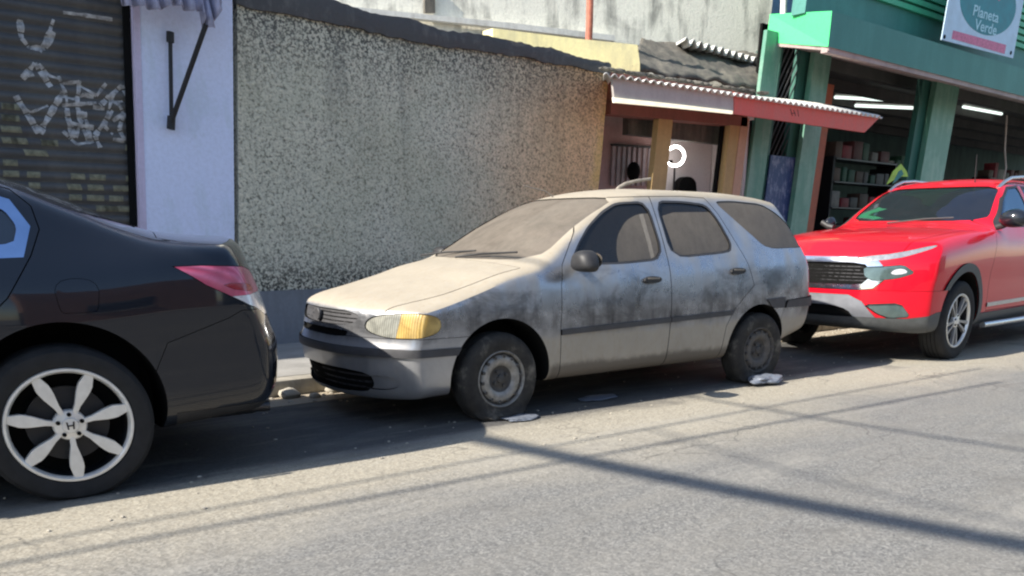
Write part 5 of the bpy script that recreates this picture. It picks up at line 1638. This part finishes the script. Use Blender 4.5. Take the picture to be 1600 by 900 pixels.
# darker column marks on the house
for p0, p1 in (((664, 0), (680, 20)),):
    bm = prism([ath(p0[0], p0[1] - 30, 0.05), ath(p1[0], p0[1] - 30, 0.05), ath(p1[0], p1[1], 0.05), ath(p0[0], p1[1], 0.05)], (0, 0.045, 0))
    local(obj('pilaster', bm, ROOF_DARK), hs)

# yellow wall stub
ys = empty('yellow_wall', (at(900, 90, 8.75).x, 8.75, 0.12))
tag(ys, 'short sunlit yellow wall above the coping near the red pipe', 'wall')
yw = lambda px, py: ath(px, py, 0.0, 0.45, 7.6, 8.05)
ya, yb_ = yw(770, 70), yw(1000, 110)
bm = prism([(ya.x, ya.y, 2.78), (yb_.x, yb_.y, 2.78), yw(1000, 100), yw(996, 70), yw(900, 60), yw(770, 44)], (0, 0.2, 0))
local(obj('wall_block', bm, YELLOW_WALL), ys)

pp = obj('drain_pipe', tube([at(925, -160, 8.5), at(921, 40, 8.5), at(918, 100, 8.5)], 0.045, 12), RED_PIPE, None, 40)
tag(pp, 'thin rusty red pipe standing against the concrete house', 'pipe')

# dark, littered lean-to roof between house and salon
rf = empty('lean_to_roof', (at(1090, 110, 8.6).x, 8.6, 3.2))
tag(rf, 'sooty littered lean-to roof between the concrete house and the salon', 'roof')
bm = bmesh.new()
A0, A1 = at(985, 112, 7.95), at(1196, 142, 7.95)
B0, B1 = at(1000, 66, 8.9), at(1200, 92, 8.9)
nx_, ny_ = 60, 20
g_ = []
for i in range(nx_ + 1):
    row = []
    for k in range(ny_ + 1):
        p = A0.lerp(A1, i / nx_).lerp(B0.lerp(B1, i / nx_), k / ny_)
        p.z += 0.05 * noise.noise(p * 3.0) + 0.03 * noise.noise(p * 9.0)
        row.append(bm.verts.new(p))
    g_.append(row)
for i in range(nx_):
    for k in range(ny_): bm.faces.new((g_[i][k], g_[i + 1][k], g_[i + 1][k + 1], g_[i][k + 1]))
o = local(obj('roof_deck', bm, ROOF_DARK, None, 60), rf)
sm = o.modifiers.new('thickness', 'SOLIDIFY'); sm.thickness = 0.05
bm = bmesh.new()
add_box(bm, (A0.x, 7.96, 2.3), (A1.x, 8.06, A0.z + 0.02))
local(obj('back_wall', bm, ROOF_DARK), rf)

# corrugated white eave hanging off the house
ev = empty('corrugated_eave', (at(1130, 80, 9.0).x, 9.0, 3.8))
tag(ev, 'white corrugated sheet eave with wavy edge beside the green shop', 'roof sheet')


def corrugated(P0, P1, Q0, Q1, n, amp, seg=10, mrow=8):
    """sheet between edge P0-P1 and edge Q0-Q1 with n waves along the edge"""
    bm = bmesh.new()
    R_ = []
    for i in range(n * seg + 1):
        u = i / (n * seg)
        row = []
        for k in range(mrow + 1):
            p = P0.lerp(P1, u).lerp(Q0.lerp(Q1, u), k / mrow)
            p.z += amp * math.sin(2 * PI * n * u)
            row.append(bm.verts.new(p))
        R_.append(row)
    for i in range(n * seg):
        for k in range(mrow): bm.faces.new((R_[i][k], R_[i + 1][k], R_[i + 1][k + 1], R_[i][k + 1]))
    return bm


P0, P1 = at(1070, 64, 8.45), at(1198, 100, 8.45)
o = local(obj('sheet', corrugated(P0, P1, P0 + Vector((0.3, 0.48, 0.02)), P1 + Vector((0.0, 0.48, 0.10)), 12, 0.045), SHEET_WHITE, None, 60), ev)
sm = o.modifiers.new('thickness', 'SOLIDIFY'); sm.thickness = 0.012


# ---------------------------------------------------------------- salon
SX0 = XR0 + 0.003
sal = empty('salon', (8.2, FY, 0.12))
tag(sal, 'small open-fronted salon with ochre posts under the red and white awning', 'shop')


def wpoly(pts, Y, depth):
    return prism([at(px, py, Y) for px, py in pts], (0, depth, 0))


def down(px, py, Y, z=0.12):
    """the point below photograph point px, py where a plumb edge meets height z"""
    p = at(px, py, Y)
    return Vector((p.x - LEAN * (p.z - z), Y, z))


def post(px0, px1, py, Y, ztop, depth):
    a = at(px0, py, Y); b = at(px1, py, Y)
    a0 = a.x - LEAN * a.z; b0 = b.x - LEAN * b.z
    return prism([(a0 + LEAN * 0.1, Y, 0.10), (b0 + LEAN * 0.1, Y, 0.10), (b0 + LEAN * ztop, Y, ztop), (a0 + LEAN * ztop, Y, ztop)], (0, depth, 0))


YS = FY + 0.05
local(obj('post', post(1024, 1046, 240, YS, 2.62, 0.09), OCHRE), sal)
local(obj('post', post(1136, 1151, 240, YS, 2.62, 0.09), OCHRE), sal)
local(obj('post_edge', post(1152, 1164, 240, YS - 0.01, 2.62, 0.05), SALMON), sal)
local(obj('lintel', prism([at(955, 160, YS - 0.01), at(1168, 182, YS - 0.01), at(1168, 198, YS - 0.01), at(955, 178, YS - 0.01)], (0, 0.20, 0)), MAROON), sal)
local(obj('upper_wall', prism([at(950, 112, YS + 0.02), at(1172, 140, YS + 0.02), at(1168, 184, YS + 0.02), at(955, 162, YS + 0.02)], (0, 0.16, 0)), MAROON), sal)
# two rooms behind
xa = at(950, 240, YS).x; xm = at(1033, 240, YS).x; xb = at(1160, 240, YS).x
xe = xb + 0.35
xj = at(1024, 240, 8.45).x
local(obj('room_wall', box((xa - 0.3, 8.45, 0.1), (xj, 8.55, 2.64)), ROOM_ROSE), sal)
local(obj('room_wall', box((xj + 0.002, 8.5, 0.1), (at(1170, 240, 8.5).x, 8.6, 2.64)), ROOM_GREY), sal)
local(obj('partition', box((xa - 0.12, YS + 0.16, 0.1), (xa - 0.02, 8.44, 2.64)), ROOM_ROSE), sal)
local(obj('partition', box((xe + 0.02, YS + 0.25, 0.1), (xe + 0.08, 8.49, 2.64)), ROOM_GREY), sal)
local(obj('ceiling', box((xa - 0.3, YS + 0.19, 2.642), (xe + 0.1, 8.6, 2.70)), ROOM_GREY), sal)
# cupboard side at the right end of the doorway
local(obj('door_leaf', post(1124, 1131, 240, YS + 0.10, 2.6, 0.05), CAVITY), sal)

rk = empty('hanging_rack', (at(985, 250, 8.4).x, 8.4, 1.9))
tag(rk, 'rack of pale hanging strips in the dim left room of the salon', 'rack')
bm = bmesh.new()
for k in range(9):
    px = 958 + k * 8
    p = at(px, 228, 8.40); q = at(px - 3, 290, 8.40)
    add_prism(bm, [p, p + Vector((0.05, 0, 0)), q + Vector((0.05, 0, 0)), q], (0, 0.02, 0))
o = local(obj('strips', bm, plain('pale_strips', (0.36, 0.31, 0.32), 0.8)), rk)
o['kind'] = 'stuff'
local(obj('rail', tube([at(955, 226, 8.40), at(1016, 230, 8.40)], 0.015), IRON), rk)
bm = bmesh.new(); bmesh.ops.create_uvsphere(bm, u_segments=20, v_segments=12, radius=0.09)
for v in bm.verts: v.co.z *= 1.35
hb_ = obj('hair_bundle', bm, CAVITY, None, 60); hb_.location = at(990, 268, 8.25)
tag(hb_, 'dark round bundle hanging in the left room of the salon', 'bundle')

rl = empty('ring_light', at(1055, 244, 8.2), -math.atan2(at(1055, 244, 8.2).x, 8.2))
tag(rl, 'glowing round ring light in the salon doorway', 'lamp')
bm = bmesh.new()
Rr = (at(1055, 227, 8.2) - at(1055, 261, 8.2)).length / 2
add_lathe_y(bm, [(Rr - 0.028, -0.010), (Rr - 0.006, -0.014), (Rr, 0.0), (Rr - 0.006, 0.014), (Rr - 0.028, 0.010), (Rr - 0.034, 0)], 56)
obj('glowing_ring', bm, RING_GLOW, rl, 50)
obj('stand', tube([(0, 0.02, -Rr - 0.01), (0, 0.02, 0.12 - at(1054, 244, 8.2).z)], 0.014), IRON, rl)
obj('phone_clip', box((-0.09, -0.01, -0.10), (-0.03, 0.01, -0.05)), CAVITY, rl)

ch = empty('salon_chair', (at(1075, 290, 8.3).x, 8.3, 0.12))
tag(ch, 'black rounded salon chair back showing above the silver car roof', 'chair')
tp = at(1075, 276, 8.3).z - 0.12
wd = (at(1090, 290, 8.3) - at(1060, 290, 8.3)).length / 2
bm = bmesh.new()
add_prism(bm, [(x, 0, z) for x, z in chaikin([(-wd, 0.45), (-wd * 1.05, tp - 0.12), (-wd * 0.5, tp), (wd * 0.5, tp), (wd * 1.05, tp - 0.12), (wd, 0.45)], 2)], (0, 0.10, 0))
obj('backrest', bm, CAVITY, ch, 40)
obj('seat', box((-0.26, -0.50, 0.42), (0.26, 0.02, 0.54), 0, 0.03), CAVITY, ch, 40)
obj('pedestal', tube([(0, -0.2, 0), (0, -0.2, 0.44)], 0.04), CHROME, ch)
obj('base', tube([(0, -0.2, 0), (0, -0.2, 0.04)], 0.26, 28), CHROME, ch, 40)

# awning over the salon
YW = 7.0
an = empty('salon_awning', (9.3, 7.3, 2.7))
tag(an, 'long awning with corrugated top, white board then faded red board', 'awning')
wpts = [(957, 122), (1146, 145), (1146, 174), (1060, 164), (960, 155)]
local(obj('white_board', wpoly(wpts, YW, 0.03), WHITE_BOARD), an)
local(obj('light_batten', wpoly([(959, 152), (1060, 163), (1145, 173), (1145, 178), (1060, 169), (960, 160)], YW - 0.03, 0.028), EDGE_GLOW), an)  # glow put into this strip to imitate a sunlit board edge
local(obj('red_board', wpoly([(1147, 144), (1374, 184), (1351, 207), (1147, 178)], YW - 0.002, 0.03), RED_FASCIA), an)
ink = plain('dark_ink', (0.05, 0.03, 0.03), 0.8)
bm = bmesh.new()
for seg in ([(1235, 170), (1238, 181)], [(1240, 172), (1243, 181)], [(1236, 177), (1243, 177)], [(1246, 171), (1248, 182)]):
    add_tube(bm, [at(px, py, YW - 0.003) for px, py in seg], 0.004, 6)
local(obj('scribble', bm, ink), an)
P0, P1 = at(938, 112, YW - 0.06), at(1379, 184, YW - 0.06)
# the sheet steps where white board ends: keep it straight along the boards' tops
P0 = at(944, 117, YW - 0.06)
Q0 = Vector((P0.x + 0.75, 7.75, P0.z + 0.10)); Q1 = Vector((P1.x - 0.5, 7.75, P1.z + 0.22))
o = local(obj('corrugated_top', corrugated(P0, P1, Q0, Q1, 46, 0.018, 8, 4), SHEET_WHITE, None, 60), an)
sm = o.modifiers.new('thickness', 'SOLIDIFY'); sm.thickness = 0.010
for px, py in ((1160, 150), (1250, 165), (1345, 182)):
    p = at(px, py, YW + 0.04)
    local(obj('strut', tube([p, Vector((p.x, 7.74, p.z - 0.02))], 0.015, 6), IRON), an)
bm = bmesh.new()
for k in range(26):
    px = 942 + k * 10 + random.uniform(-4, 4)
    p = at(px, 112 + (px - 942) * 0.150, 7.35)
    b2 = bmesh.new(); bmesh.ops.create_icosphere(b2, subdivisions=1, radius=random.uniform(0.03, 0.08))
    for v in b2.verts: v.co = Vector((v.co.x * 1.5, v.co.y, v.co.z * 0.4)) * (1 + 0.4 * noise.noise(v.co * 20 + p)) + p + Vector((0, 0, 0.03))
    me_ = bpy.data.meshes.new('k'); b2.to_mesh(me_); b2.free(); bm.from_mesh(me_); bpy.data.meshes.remove(me_)
o = obj('roof_debris', bm, ROOF_DARK, None, 50)
tag(o, 'scattered sooty rubble lying on top of the salon awning', 'debris', kind='stuff')

# ---------------------------------------------------------------- green shop
GY = 7.85
gs = empty('green_shop', (14, GY, 0.12))
tag(gs, 'green two-storey shop with open front behind the red pickup', 'shop')


def gpost(px0, px1, py, Y, ztop, depth, mat, name='pillar'):
    return local(obj(name, post(px0, px1, py, Y, ztop, depth), mat), gs)


gpost(1181, 1206, 190, GY, 3.80, 0.06, GREEN_PILLAR)
gpost(1246, 1272, 280, GY, 3.80, 0.08, GREEN_PILLAR)
gpost(1452, 1488, 200, GY, 3.80, 0.10, GREEN_PILLAR)
gpost(1430, 1452, 200, GY + 0.12, 3.80, 0.1, GREEN_DARK, 'shutter_box')
gpost(1224, 1242, 280, GY + 0.12, 3.80, 0.1, GREEN_DARK, 'gate_side')
pE = at(1600, 200, GY)
for kx in (22.5, 27.5):
    local(obj('pillar', prism([(kx, GY, 0.1), (kx + 0.7, GY, 0.1), (kx + 0.7 + LEAN * 3.36, GY, 3.46), (kx + LEAN * 3.36, GY, 3.46)], (0, 0.4, 0)), GREEN_PILLAR), gs)
pn = at(1295, 70, YW)
XG = pn.x - LEAN * pn.z
ZB = 3.46
EB, ET = at(1197, 66, 8.05), at(1203, 22, 8.05)         # back corners: the slab climbs away from the street
NBt, NTp = at(1294, 73, YW), at(1300, 17, YW)
bm = bmesh.new()
v_ = [bm.verts.new(p) for p in (NBt, NTp, ET, EB, (34, YW, NBt.z), (34, YW, NTp.z), (34, 8.05, ET.z), (34, 8.05, EB.z))]
for f in ((0, 1, 2, 3), (4, 7, 6, 5), (0, 4, 5, 1), (1, 5, 6, 2), (2, 6, 7, 3), (3, 7, 4, 0)):
    bm.faces.new([v_[k] for k in f])
mo_ = local(obj('marquee', bm, TEAL), gs)
mo_.data.materials.append(BRIGHT_GREEN); mo_.data.materials.append(SOFFIT)
for f in mo_.data.polygons:
    if f.normal.x < -0.5: f.material_index = 1
    elif f.normal.z < -0.5: f.material_index = 2
ZB = NBt.z
local(obj('marquee_lip', prism([(NBt.x + 0.02, YW + 0.02, ZB - 0.06), (34, YW + 0.02, ZB - 0.06), (34, YW + 0.02, ZB + 0.02), (NBt.x + 0.02, YW + 0.02, ZB + 0.02)], (0, 0.10, 0)), SOFFIT), gs)
local(obj('end_moulding', prism([at(1197, 66, 8.05), at(1295, 73, YW + 0.003), at(1295, 79, YW + 0.003), at(1197, 71, 8.05)], (0.04, 0, 0)), SOFFIT), gs)
XU = NTp.x - LEAN * NTp.z
z0u = NTp.z + (ET.z - NTp.z) * 0.40 - 0.01
uw = prism([(XU + LEAN * z0u, YW + 0.42, z0u), (34, YW + 0.42, z0u), (34.5, YW + 0.42, 9), (XU + LEAN * 9, YW + 0.42, 9)], (0, 0.22, 0))
local(obj('upper_wall', uw, TEAL), gs)
# slatted green cladding above
bm = bmesh.new()
sl0 = at(1330, 0, YW + 0.10)
for k in range(26):
    z = 4.38 + k * 0.11
    xs0 = 11.75
    add_prism(bm, [(xs0 + LEAN * (z - 4), YW + 0.06, z), (33.8, YW + 0.06, z), (33.8, YW + 0.115, z + 0.035), (33.8, YW + 0.115, z + 0.085), (xs0 + LEAN * (z - 4), YW + 0.115, z + 0.085), (xs0 + LEAN * (z - 4), YW + 0.115, z + 0.035)], (0, 0, 0.0)) if False else add_box(bm, (xs0 + LEAN * (z - 4), YW + 0.365, z), (33.8, YW + 0.417, z + 0.07))
local(obj('slat_cladding', bm, SLAT_GREEN), gs)
# interior
x0g = at(1206, 200, GY).x
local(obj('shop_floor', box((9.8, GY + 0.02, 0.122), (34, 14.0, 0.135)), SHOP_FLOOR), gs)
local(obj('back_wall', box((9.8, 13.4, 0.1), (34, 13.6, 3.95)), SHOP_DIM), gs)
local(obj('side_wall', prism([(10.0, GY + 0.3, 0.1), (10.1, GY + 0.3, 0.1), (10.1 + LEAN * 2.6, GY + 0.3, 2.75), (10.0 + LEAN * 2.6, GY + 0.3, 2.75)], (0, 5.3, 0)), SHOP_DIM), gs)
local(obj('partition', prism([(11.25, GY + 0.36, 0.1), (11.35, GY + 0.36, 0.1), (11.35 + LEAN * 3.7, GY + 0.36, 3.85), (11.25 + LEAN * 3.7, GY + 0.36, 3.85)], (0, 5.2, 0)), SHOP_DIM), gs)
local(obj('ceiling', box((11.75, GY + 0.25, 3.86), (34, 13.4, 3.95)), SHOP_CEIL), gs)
local(obj('orange_post', post(1276, 1294, 200, GY + 0.55, 3.44, 0.12), plain('orange_post', (0.42, 0.10, 0.045), 0.6)), gs)
# joists under the ceiling
for k in range(5):
    y = GY + 0.7 + k * 1.0
    local(obj('ceiling_beam', box((11.6, y, 3.68), (33, y + 0.12, 3.858)), SHOP_CEIL), gs)


def fluor(px0, py0, px1, py1, Y, label):
    a = at(px0, py0, Y); b = at(px1, py1, Y)
    r_ = empty('fluorescent_lamp', a.lerp(b, 0.5))
    tag(r_, label, 'lamp', 'tube lamps in the green shop')
    local(obj('tube', tube([a, b], 0.028, 10), TUBE_LIGHT, None, 60), r_)
    local(obj('batten', tube([a + Vector((-0.05, 0, 0.055)), b + Vector((0.05, 0, 0.055))], 0.03, 4), WHITE_BOARD), r_)


fluor(1305, 152, 1397, 157, 10.2, 'upper, left tube lamp lit under the green shop ceiling')
fluor(1337, 165, 1431, 169, 9.6, 'lower tube lamp lit near the tall green pillar')
fluor(1505, 167, 1565, 178, 9.4, 'dim tube lamp right of the tall green pillar')
# shelving and goods in the gloom
GOODS = [plain('goods_%s' % n_, c__, 0.6, var=0.4, scale=10) for n_, c__ in (('maroon', (0.10, 0.025, 0.025)), ('brown', (0.09, 0.055, 0.04)), ('grey', (0.10, 0.10, 0.095)), ('green', (0.03, 0.09, 0.055)), ('pale', (0.20, 0.19, 0.17)), ('red', (0.20, 0.02, 0.03)))]
nb = 0
for si, (sx, sy, lab) in enumerate(((at(1335, 300, 9.3).x, 9.3, 'dark shelving rack packed with goods behind the red awning tip'), (at(1410, 300, 10.2).x, 10.2, 'shelving rack of goods deep inside the green shop'), (at(1560, 300, 9.8).x, 9.8, 'goods rack right of the tall green pillar'))):
    sf = empty('goods_shelf', (sx, sy, 0.136))
    tag(sf, lab, 'shelf', 'shelves in the green shop')
    for px_ in (-1.1, 1.1):
        obj('upright', box((px_ - 0.03, -0.2, 0), (px_ + 0.03, 0.2, 2.35)), IRON, sf)
    for z in (0.4, 0.95, 1.45, 1.9, 2.3):
        obj('shelf_board', box((-1.07, -0.22, z), (1.07, 0.22, z + 0.025)), DARK_METAL, sf)
    for z in (0.4, 0.95, 1.45, 1.9, 2.3):
        x = -1.0
        while x < 0.9:
            w_ = random.uniform(0.12, 0.32); h_ = random.uniform(0.16, 0.36); gm_ = random.choice(GOODS)
            o = obj('goods_box', box((-w_ / 2, -0.14, 0), (w_ / 2, 0.14, h_), 0, 0.008), gm_, None, 30)
            o.location = (sx + x + w_ / 2, sy, 0.136 + z + 0.026)
            tag(o, '%s box on the %s shelf board of the rack %s' % (gm_.name.split('_')[1], {0.4: 'lowest', 0.95: 'second', 1.45: 'middle', 1.9: 'fourth', 2.3: 'top'}[z], ('nearest the red awning tip', 'deep behind the shop pillar', 'right of the tall green pillar')[si]), 'box', 'boxes of goods on the shop shelves')
            x += w_ + random.uniform(0.01, 0.12)
            nb += 1
# red counter frame at the right
fr = empty('red_frame', (17.2, 8.6, 0.136))
tag(fr, 'red metal frame standing right of the tall green pillar', 'frame')
for a_, b_ in (((-1.3, 0, 0), (-1.3, 0, 1.95)), ((0.75, 0, 0), (0.85, 0, 1.95)), ((-1.3, 0, 1.95), (0.85, 0, 1.95)), ((-1.3, 0, 1.3), (0.8, 0, 1.3))):
    obj('bar', tube([a_, b_], 0.035, 8), plain('red_bar', (0.36, 0.03, 0.07), 0.5), fr)
hc = tag(obj('rope', tube([at(1566, 292, 8.3), at(1572, 262, 8.3), at(1570, 235, 8.3), at(1573, 180, 8.3)], 0.02, 8), plain('pale_cord', (0.5, 0.42, 0.38), 0.7), None, 50), 'pale rope hanging in the right opening of the green shop', 'rope')

# gate with slanting bars and blue panel
gt = empty('security_gate', (at(1225, 200, GY + 0.1).x, GY + 0.1, 0.12))
tag(gt, 'dark security gate with slanting bars and a blue lower panel', 'gate')
Yg = GY + 0.14
pa = at(1206, 200, Yg); pb = at(1252, 200, Yg)
xa0 = pa.x - LEAN * pa.z; xb0 = pb.x - LEAN * pb.z
bm = bmesh.new()
H0, H1 = 0.14, 3.80
k = -14
gw = xb0 - xa0
while k < 60:
    # a bar rising to the right, clipped to the frame
    z0 = H0 + k * 0.19
    x_, z_ = 0.0, z0
    sl = 1.9
    x1_, z1_ = gw, z0 + gw * sl
    if z_ < H0: x_ += (H0 - z_) / sl; z_ = H0
    if z1_ > H1: x1_ -= (z1_ - H1) / sl; z1_ = H1
    if x1_ - x_ > 0.02:
        add_tube(bm, [(xa0 + x_ + LEAN * z_, Yg, z_), (xa0 + x1_ + LEAN * z1_, Yg, z1_)], 0.010, 6)
    k += 1
local(obj('grille_bars', bm, plain('grey_bars', (0.10, 0.10, 0.11), 0.5, 0.3), None, 60), gt)
local(obj('frame', prism([(xa0 - 0.04 + LEAN * H0, Yg - 0.02, H0), (xa0 + LEAN * H0, Yg - 0.02, H0), (xa0 + LEAN * H1, Yg - 0.02, H1), (xa0 - 0.04 + LEAN * H1, Yg - 0.02, H1)], (0, 0.05, 0)), GREEN_DARK), gt)
zq = at(1205, 243, Yg).z
local(obj('panel', prism([(xa0 + 0.0 + LEAN * H0, Yg - 0.05, H0), (xb0 + 0.02 + LEAN * H0, Yg - 0.05, H0), (xb0 + 0.02 + LEAN * zq, Yg - 0.05, zq), (xa0 + LEAN * zq, Yg - 0.05, zq)], (0, 0.02, 0)), BLUE_PAINT), gt)
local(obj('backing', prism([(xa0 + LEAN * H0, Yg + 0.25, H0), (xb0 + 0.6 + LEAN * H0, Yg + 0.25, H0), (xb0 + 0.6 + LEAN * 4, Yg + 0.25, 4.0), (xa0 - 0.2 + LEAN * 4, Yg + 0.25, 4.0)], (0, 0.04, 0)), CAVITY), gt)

# banner
bn = empty('banner', at(1530, 30, YW + 0.02))
tag(bn, 'pale blue banner with round teal emblem reading Planeta Verde', 'banner')
YB = YW - 0.045
BL, BRt, TR, TL = at(1471, 62, YB), at(1583, 91, YB), at(1602, -12, YB), at(1487, -30, YB)
local(obj('sheet', prism([BL, BRt, TR, TL], (0, 0.012, 0)), plain('banner_cloth', (0.50, 0.66, 0.80), 0.6, var=0.15, scale=4)), bn)


def on_banner(u, v):
    return BL.lerp(BRt, u).lerp(TL.lerp(TR, u), v)


TEAL_INK = plain('teal_ink', (0.045, 0.24, 0.28), 0.6, var=0.2)
PALE_INK = plain('pale_ink', (0.42, 0.68, 0.76), 0.6, var=0.1)
PINK_INK = plain('pink_ink', (0.62, 0.18, 0.30), 0.6, var=0.3, scale=30)
W_ = (BRt - BL).length
cen = on_banner(0.52, 0.74)
ux = (BRt - BL).normalized(); uz = (TL - BL).normalized()
H_ = (TL - BL).length
circ = [cen + ux * (0.385 * W_ * math.cos(a)) + uz * (0.56 * H_ * math.sin(a)) + Vector((0, -0.004, 0)) for a in [2 * PI * i / 48 for i in range(48)]]
local(obj('emblem', prism(circ, (0, 0.0035, 0)), TEAL_INK), bn)


print('banner', W_, H_)


def write(txt, u, v, size, mat, root, name='lettering', dy=-0.009):
    cu = bpy.data.curves.new(name, 'FONT')
    cu.body = txt; cu.size = size; cu.extrude = 0.001; cu.align_x = 'CENTER'
    cu.offset = size * 0.012
    o_ = bpy.data.objects.new('tmp', cu); C.objects.link(o_)
    dg = bpy.context.evaluated_depsgraph_get()
    me = bpy.data.meshes.new_from_object(o_.evaluated_get(dg))
    bpy.data.objects.remove(o_)
    me.name = name
    org = on_banner(u, v) + Vector((0, dy, 0))
    for vv in me.vertices:
        vv.co = org + ux * vv.co.x * 1.45 + uz * vv.co.y + Vector((0, -1, 0)) * vv.co.z
    me.materials.clear()
    return local(link(name, me, None, mat), root)


write('Planeta', 0.50, 0.49, H_ * 0.27, PALE_INK, bn)
write('Verde', 0.53, 0.285, H_ * 0.27, PALE_INK, bn)
bar_ = [on_banner(0.12, 0.06), on_banner(0.86, 0.03), on_banner(0.86, 0.17), on_banner(0.12, 0.20)]
local(obj('pink_strip', prism([p + Vector((0, -0.004, 0)) for p in bar_], (0, 0.0035, 0)), PINK_INK), bn)
tg = [on_banner(0.60, 1.0), on_banner(0.68, 1.0), on_banner(0.675, 0.86), on_banner(0.64, 0.80), on_banner(0.605, 0.86)]
local(obj('pink_drop', prism([p + Vector((0, -0.008, 0)) for p in tg], (0, 0.003, 0)), PINK_INK), bn)
for u, v in ((0.03, 0.06), (0.95, 0.07)):
    local(obj('eyelet', prism([on_banner(u, v) + ux * 0.035 * math.cos(a) + uz * 0.03 * math.sin(a) + Vector((0, -0.004, 0)) for a in [2 * PI * i / 16 for i in range(16)]], (0, 0.003, 0)), CAVITY), bn)

# pale wall, white post and dark box glimpsed over the marquee
pb_ = obj('distant_house', prism([at(1200, -40, 11.5), at(1290, -40, 11.5), at(1290, 60, 11.5), at(1200, 60, 11.5)], (0, 3, 0)), PALE_BLUE)
tag(pb_, 'pale blue wall glimpsed above the bright green marquee end', 'house')
tag(obj('white_post', tube([at(1224, 24, 8.6), at(1228, -80, 8.6)], 0.05, 10), plain('white_post', (0.8, 0.8, 0.78), 0.6), None, 50), 'short white post above the bright green marquee end', 'post')

# folded yellow-green sign beside the pickup's roof
fg_ = empty('pennant', (at(1402, 275, 6.9).x, 6.9, 0.12))
tag(fg_, 'yellow-green pointed pennant on the pavement behind the pickup roof', 'pennant')
YP = 6.9
local(obj('cloth', wpoly([(1386, 288), (1396, 268), (1408, 256), (1417, 268), (1419, 276), (1406, 276)], YP, 0.012), plain('lime_cloth', (0.42, 0.62, 0.10), 0.7, var=0.35, scale=9)), fg_)
local(obj('stripe', wpoly([(1394, 288), (1404, 268), (1409, 265), (1412, 272), (1404, 280)], YP - 0.004, 0.003), plain('teal_cloth', (0.05, 0.22, 0.20), 0.7)), fg_)
p = at(1396, 285, YP)
local(obj('pole', tube([(p.x, YP + 0.02, 0.12), (p.x + 0.05, YP + 0.02, p.z + 0.1)], 0.012), IRON), fg_)

# crumpled plastic at the flat tyres
for nm, cx_, cy_, w_, h_, lab in (('crumpled_bag', 5.38, 3.86, 0.17, 0.035, 'crumpled bluish plastic bag against the silver wagon rear tyre'), ('crumpled_bag', 3.12, 4.03, 0.13, 0.010, 'flattened pale plastic scrap under the silver wagon front tyre'), ('crumpled_bag', 3.95, 4.22, 0.15, 0.008, 'thin dirty scrap lying in shade under the silver wagon')):
    bm = bmesh.new(); bmesh.ops.create_icosphere(bm, subdivisions=4, radius=1)
    for v in bm.verts:
        n_ = v.co.copy()
        d_ = 1 + 0.35 * noise.noise(n_ * 1.6 + Vector((cx_, 0, 0))) + 0.12 * abs(noise.noise(n_ * 4))
        v.co = Vector((n_.x * w_ * d_, n_.y * w_ * 0.55 * d_, max(-0.98, n_.z) * h_ * d_))
    o = obj(nm, bm, PLASTIC_BAG, None, 25)
    zmin = min(v.co.z for v in o.data.vertices)
    o.location = (cx_, cy_, -zmin + 0.001)
    tag(o, lab, 'litter')

# ---------------------------------------------------------------- overhead cables whose shadows cross the road
SD = Vector((SUN_TO.x / SUN_TO.z, SUN_TO.y / SUN_TO.z, 1.0))


def cable(p0, p1, h, r, label, ext=0.6):
    a = p0 + SD * h; b = p1 + SD * h
    d = b - a
    a2, b2 = a - d * 0.35, b + d * ext
    n = 16
    path = [a2.lerp(b2, i / n) + Vector((0, 0, -0.10 * math.sin(PI * i / n))) for i in range(n + 1)]
    tag(obj('overhead_cable', tube(path, r, 8), BLACK_PLASTIC, None, 60), label, 'cable', 'cables strung over the street')


cable(atz(740, 678), atz(1620, 844), 6.0, 0.062, 'thick cable bundle over the road casting the broad dark shadow')
cable(atz(1080, 616), atz(1620, 700), 6.3, 0.016, 'thin cable over the road casting the far crossing shadow')
cable(atz(1100, 690), atz(1420, 770), 7.0, 0.010, 'thinnest cable over the road with a barely visible shadow')
cable(atz(0, 857), atz(800, 710), 5.4, 0.013, 'upper of two cables strung along the street, closer to the wall', 2.2)
cable(atz(0, 884), atz(800, 737), 5.4, 0.017, 'second cable strung along the street, nearer the road middle', 2.2)

# ---------------------------------------------------------------- the other side of the street (behind the camera; seen only in reflections)
for k, (x0, x1, hh, colr) in enumerate(((-22, -10, 7.5, (0.30, 0.26, 0.20)), (-8.4, -1.0, 4.6, (0.16, 0.17, 0.17)), (0.9, 6.2, 8.0, (0.32, 0.17, 0.12)), (8.4, 15, 5.4, (0.34, 0.33, 0.28)), (17.1, 30, 8.5, (0.16, 0.20, 0.23)))):
    h_ = empty('opposite_house', ((x0 + x1) / 2, -8.2, 0))
    tag(h_, ['sand-coloured', 'low grey', 'brick-red', 'cream', 'slate-blue'][k] + ' house across the street from the parked cars', 'house', 'houses across the street')
    local(obj('wall', box((x0, -13, 0), (x1, -8.2, hh * 0.7)), stained('opposite_wall', colr, tuple(c * 0.6 for c in colr), 0.8)), h_)
    n = int((x1 - x0) / 3)
    for j in range(n):
        wx_ = x0 + 1.0 + j * 3.0
        f = local(obj('window', box((wx_, -8.23, 1.0), (wx_ + 1.2, -8.16, 2.1)), DARK_GLASS), h_)
        local(obj('sill', box((wx_ - 0.08, -8.22, 0.92), (wx_ + 1.28, -8.08, 0.995)), KERB), h_)
tag(obj('pavement', box((-60, -8.2, 0), (90, -6.2, 0.12)), CONCRETE_WALK), kind='structure')


# ---------------------------------------------------------------- the three cars
silver_wagon()
black_sedan()
red_pickup()
